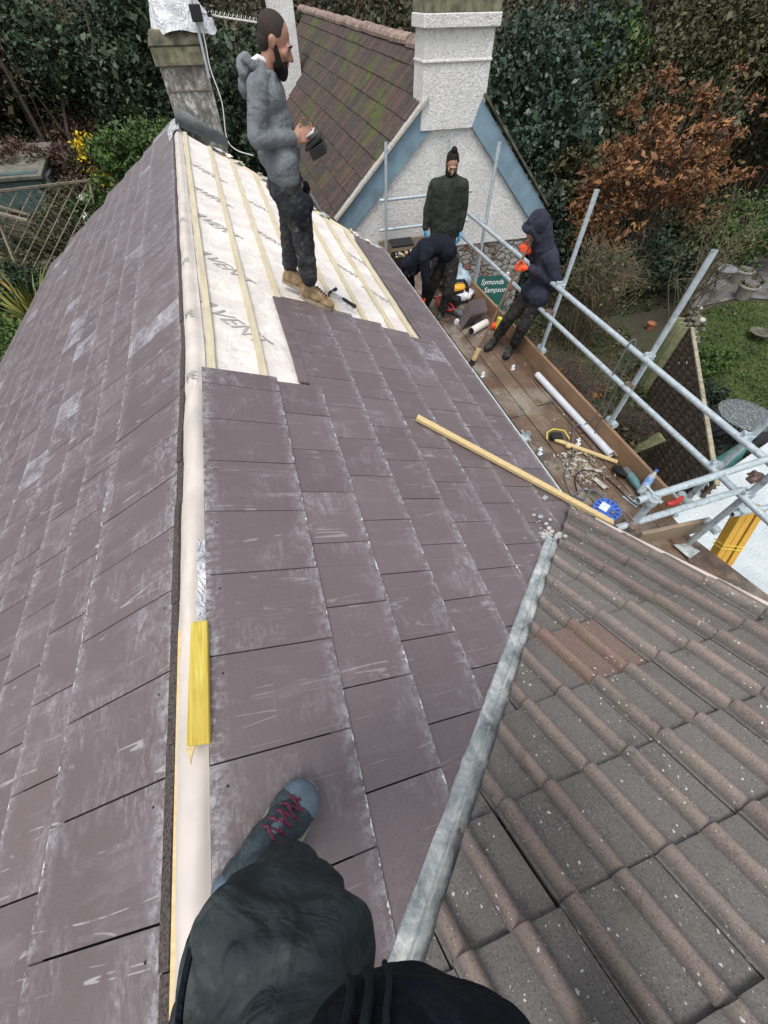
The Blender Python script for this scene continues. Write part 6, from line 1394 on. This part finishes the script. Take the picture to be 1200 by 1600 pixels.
# ============================================================ GARDEN THINGS
fe = thing('hurdle_fence', (7.1, 4.1, -6.0), 'dark woven hurdle fence panel running towards the lawn, seen from above', 'fence')
FA, FB = Vector((8.40, 5.74, -6)), Vector((5.6, 2.08, -6)); fd = (FB-FA); FL = fd.length; fd.normalize(); fn = Vector((-fd.y, fd.x, 0)); rs = random.Random(3)
M['hurdle'] = m_plain('dark_woven_hazel', (.085, .062, .045), .9, .5, 14, .5)
mb = MB()
for i in range(30):
    z = -5.95+i*.055; n = 26; pts = [FA+fd*(FL*j/n)+fn*(.016*(1 if (j+i) % 2 else -1))+Vector((0, 0, z+6+rs.uniform(-.005, .005))) for j in range(n+1)]
    mb.tube(pts, .021, 5)
mb.build('weave', M['hurdle'], fe, smooth=True)
for j in range(0, 13):
    p = FA+fd*(FL*j/12); mb = MB(); mb.beam(p-fn*.03, p-fn*.03+Vector((0, 0, 1.72)), .045, .03, fd); mb.build('stake', M['hurdle'], fe)
mb = MB(); mb.beam(FA+Vector((0, 0, 1.72)), FB+Vector((0, 0, 1.72)), .07, .04); mb.build('top_rail', m_plain('pale_mossy_rail', (.30, .27, .19), .9, .4, 10), fe, bevel=.006)
pal = m_plain('pale_green_panel', (.22, .23, .12), .9, .3, 10)
pf = thing('plank_panel', (8.6, 6.3, -6), 'pale greenish plank panel standing at the far end of the hurdle fence', 'panel')
for i in range(3):
    mb = MB(); p = Vector((8.48+i*.10, 5.95+i*.18, -6)); mb.beam(p, p+Vector((0, 0, 1.62)), .19, .025, (.5, .85, 0)); mb.build('plank', pal, pf, bevel=.004)
mb = MB(); mb.prism([(6.0, 4.05, -6), (6.3, 4.2, -6), (6.55, 3.85, -5.05), (6.45, 3.6, -5.0)], (.02, -.03, .0)); tag(mb.build('mossy_board', pal, None, origin=(6.2, 4.1, -6)), 'narrow mossy green board leaning below the scaffold beside the bare shrub', 'board')
# rubble garden wall
wt = thing('stone_wall', (11.0, 7.2, -6), 'low mossy stone wall with whitish stones at the lawn edge', 'wall')
mb = MB(); rs = random.Random(6); n = 0
for i in range(150):
    t_ = rs.random(); p = Vector((11.9, 8.35, 0)).lerp(Vector((9.4, 6.0, 0)), t_); z = -6+rs.random()*.55
    mb.ell((p.x+rs.gauss(0, .11), p.y+rs.gauss(0, .11), z), (rs.uniform(.06, .13), rs.uniform(.05, .11), rs.uniform(.04, .08)), Matrix.Rotation(rs.uniform(0, 3), 3, 'Z'), 7, 5, rs.choice([0, 0, 0, 1, 2]), .25)
o = mb.build('stones', [m_plain('mossy_stone', (.13, .13, .09), .95, .5, 8, .5), m_plain('white_stone', (.50, .49, .45), .9, .3, 8), M['moss_cap']], wt, smooth=True); o['kind'] = 'stuff'
# table and pots
tt = thing('garden_table', (8.95, 3.95, -6), 'round dark mosaic topped garden table on the patio at the right edge', 'table')
def mk_mosaic():
    t = NT('speckled_mosaic'); co = t.co(); v = t.vor(co, 26); return t.fin(t.ramp(v.outputs['Distance'], [(.2, (.35, .38, .38)), (.42, (.09, .11, .11))]), .4, t.bump(v.outputs['Distance'], .3, .01))
mb = MB(); mb.lathe([(.0, -.03), (.50, -.03), (.52, -.02), (.52, 0), (.50, .01), (.0, .01)], (8.95, 3.95, -5.28), seg=36); mb.build('table_top', mk_mosaic(), tt, smooth=True)
for k in range(3):
    an = k*2.09+.4; mb = MB(); mb.tube(interp([(8.95+.35*math.cos(an), 3.95+.35*math.sin(an), -6), (8.95+.1*math.cos(an), 3.95+.1*math.sin(an), -5.6), (8.95+.3*math.cos(an), 3.95+.3*math.sin(an), -5.31)], 5), .014, 6); mb.build('leg', M['black'], tt, smooth=True)
rt = thing('cafe_table', (13.75, 9.6, -6), 'small round grey cafe table behind the garden path', 'table')
mb = MB(); mb.lathe([(.0, 0), (.36, 0), (.37, .02), (.0, .03)], (13.75, 9.6, -5.22), seg=28); mb.build('table_top', m_plain('grey_metal_top', (.20, .21, .23), .4, .2, 10), rt, smooth=True)
for k in range(3): an = k*2.09; mb = MB(); mb.tube([(13.75+.3*math.cos(an), 9.6+.3*math.sin(an), -6), (13.75, 9.6, -5.6), (13.75-.25*math.cos(an), 9.6-.25*math.sin(an), -5.22)], .012, 6); mb.build('leg', M['black'], rt)
def pot(c, r, h, mat, label, plant=None):
    p = thing('plant_pot', (c[0], c[1], -6), label, 'pot', 'garden plant pots'); mb = MB(); mb.lathe([(r*.7, 0), (r, h*.9), (r*1.08, h*.9), (r*1.08, h), (r*.92, h), (r*.85, h*.82), (.0, h*.8)], (c[0], c[1], -6), seg=20); mb.build('pot_body', mat, p, smooth=True)
    if plant:
        P = blob_points([(c[0], c[1], -6+h*1.15, r, r, r*.7)], 300, 4); V_, F_ = leaves(P, .09, .4, seed=2); np_mesh('plant', V_, F_, LM[plant], p, (c[0], c[1], -6+h))
stone = m_plain('pale_stone_pot', (.30, .28, .25), .9, .25, 10)
pot((15.3, 10.0), .28, .42, stone, 'pale stone pot nearer the cafe table, farther of the two on the path', 'green'); pot((14.6, 9.1), .28, .40, stone, 'pale stone pot with a spindly plant, nearer of the two beside the lawn', 'olive')
pot((10.5, 8.35), .11, .2, m_plain('terracotta', (.34, .14, .07), .9, .2, 10), 'small terracotta pot in the dark undergrowth beyond the tall standard')
mb = MB(); mb.lathe([(.05, 0), (.08, .02), (.05, .12), (.25, .2), (.28, .24), (.24, .24), (.0, .19)], (13.0, 7.0, -6), seg=22); tag(mb.build('bird_bath', M['moss_cap'], None, smooth=True, origin=(13.0, 7.0, -6)), 'low dark bird bath dish standing on the lawn', 'bird bath')
gt = thing('green_parasol', (7.2, 2.9, -6), 'folded teal garden parasol behind the low white flat roof', 'parasol')
mb = MB(); mb.lathe([(.02, 0), (.26, .1), (.20, .5), (.08, .95), (.015, 1.15)], (7.2, 2.85, -5.75), (.25, .1, 1), 14); mb.build('canopy', m_plain('teal_canvas', (.10, .30, .26), .8, .25, 12, .4), gt, smooth=True)
mb = MB(); mb.tube([(7.2, 2.85, -6), (7.48, 2.96, -4.55)], .02, 8); mb.build('pole', M['white_trim'], gt, smooth=True)
# low white outbuilding bottom right
ob = thing('flat_outbuilding', (6.5, .5, -6), 'low outbuilding with a rough pale blue white flat top below the scaffold end', 'outbuilding')
poly = [(3.9, 1.68), (5.66, 2.20), (10.5, 3.55), (10.5, -4), (3.9, -4)]
mb = MB(); mb.prism([(x, y, -6.05) for x, y in poly], (0, 0, 1.42)); mb.build('wall', M['render'], ob)
mb = MB(); mb.prism([(x+(.0 if x < 5 else .03), y+.04, -4.626) for x, y in poly], (0, 0, .05)); mb.build('roof', M['flatroof'], ob, bevel=.01)
# shed on the left
teal = m_wood('faded_teal_boards', (.10, .165, .155), (.07, .12, .115), 0, 6, .45, .8); sh = thing('teal_shed', (-7.6, 20.2, -5.75), 'faded teal garden shed with louvred side under dead brambles', 'shed')
mb = MB()
for i in range(11): mb.box((-8.1, 19.6, -5.65+i*.19), (3.0, .05, .185), Matrix.Rotation(R(8), 3, 'X'))
mb.build('boarded_wall', teal, sh)
mb = MB(); mb.box((-8.1, 20.9, -4.7), (3.0, 2.5, 2.1)); mb.build('shed_body', teal, sh)
mb = MB(); mb.box((-8.1, 20.85, -3.58), (3.3, 2.9, .10), Matrix.Rotation(R(7), 3, 'X')); mb.build('felt_roof', m_plain('pale_mossy_felt', (.13, .125, .10), .95, .4, 4), sh, bevel=.01)
mb = MB(); mb.box((-6.57, 20.6, -4.4), (.05, .9, 1.1)); wn = mb.build('window', M['white_trim'], sh); mb = MB(); mb.box((-6.54, 20.6, -4.4), (.02, .78, .98)); mb.build('pane', m_plain('dull_window_glass', (.06, .09, .09), .15, .2, 5), wn)
# wooden trellis
tl = thing('garden_trellis', (-6.6, 16, -5.75), 'weathered wooden diamond trellis on poles left of the slate roof', 'trellis')
wm = m_plain('grey_weathered_wood', (.24, .20, .15), .9, .35, 12, .4)
c00, c10, c11, c01 = Vector((-6.5, 15.2, -3.15)), Vector((-4.45, 17.0, -3.45)), Vector((-4.95, 16.2, -5.7)), Vector((-6.9, 14.4, -5.5))
def tq(u, v): return (c00*(1-u)+c10*u)*(1-v)+(c01*(1-u)+c11*u)*v
for a_, b_ in (((0, 0), (1, 0)), ((1, 0), (1, 1)), ((0, 0), (0, 1)), ((0, 1), (1, 1))): mb = MB(); mb.beam(tq(*a_), tq(*b_), .06, .05); mb.build('frame_rail', wm, tl)
mb = MB()
for k in range(-7, 9):
    for dr in (1, -1):
        u0, v0, u1, v1 = k/7, 0., k/7+dr*1., 1.
        if dr == -1: u0 += .0
        t0, t1 = 0., 1.
        for lim in (0., 1.):
            if (u0-lim)*(u1-lim) < 0:
                tt_ = (lim-u0)/(u1-u0)
                if (u0 < 0 or u0 > 1) and abs(lim-u0) == min(abs(u0), abs(u0-1)): t0 = max(t0, tt_)
                elif (u1 < 0 or u1 > 1) and abs(lim-u1) == min(abs(u1), abs(u1-1)): t1 = min(t1, tt_)
        ua, ub = u0+(u1-u0)*t0, u0+(u1-u0)*t1
        if t1 > t0 and -.01 <= ua <= 1.01 and -.01 <= ub <= 1.01: mb.beam(tq(ua, t0)+Vector((.015*dr, 0, 0)), tq(ub, t1)+Vector((.015*dr, 0, 0)), .028, .015)
mb.build('lattice', wm, tl)
for (a_, b_) in (((-6.9, 14.4, -5.7), (-9.5, 15.6, -2.9)), ((-7.2, 14.0, -5.7), (-8.2, 14.4, -2.9))): mb = MB(); mb.tube([a_, b_], .045, 8); mb.build('pole', wm, tl, smooth=True)
mb = MB(); mb.beam((-7.6, 14.6, -2.95), (-5.9, 14.95, -3.75), .16, .05); mb.beam((-7.5, 14.9, -2.9), (-5.85, 15.2, -3.7), .05, .05); mb.build('crossed_slats', wm, tl)
# small white garden statue
st = clay([C((-5.1, 17.9, -5.7), (-5.1, 17.9, -4.9), .28, .20), El((-5.1, 17.9, -4.55), (.24, .18, .30)), El((-5.12, 17.85, -4.12), (.14, .14, .17)), C((-4.95, 17.85, -4.5), (-4.75, 17.7, -4.75), .08, .06), C((-5.3, 17.85, -4.5), (-5.35, 17.7, -4.8), .08, .06)], 'garden_statue', m_plain('white_plaster', (.60, .60, .57), .8, .15, 10), None, .02, 2, origin=(-5.1, 17.9, -5.7)); tag(st, 'small white figure statue behind the trellis beside the slate verge', 'statue')
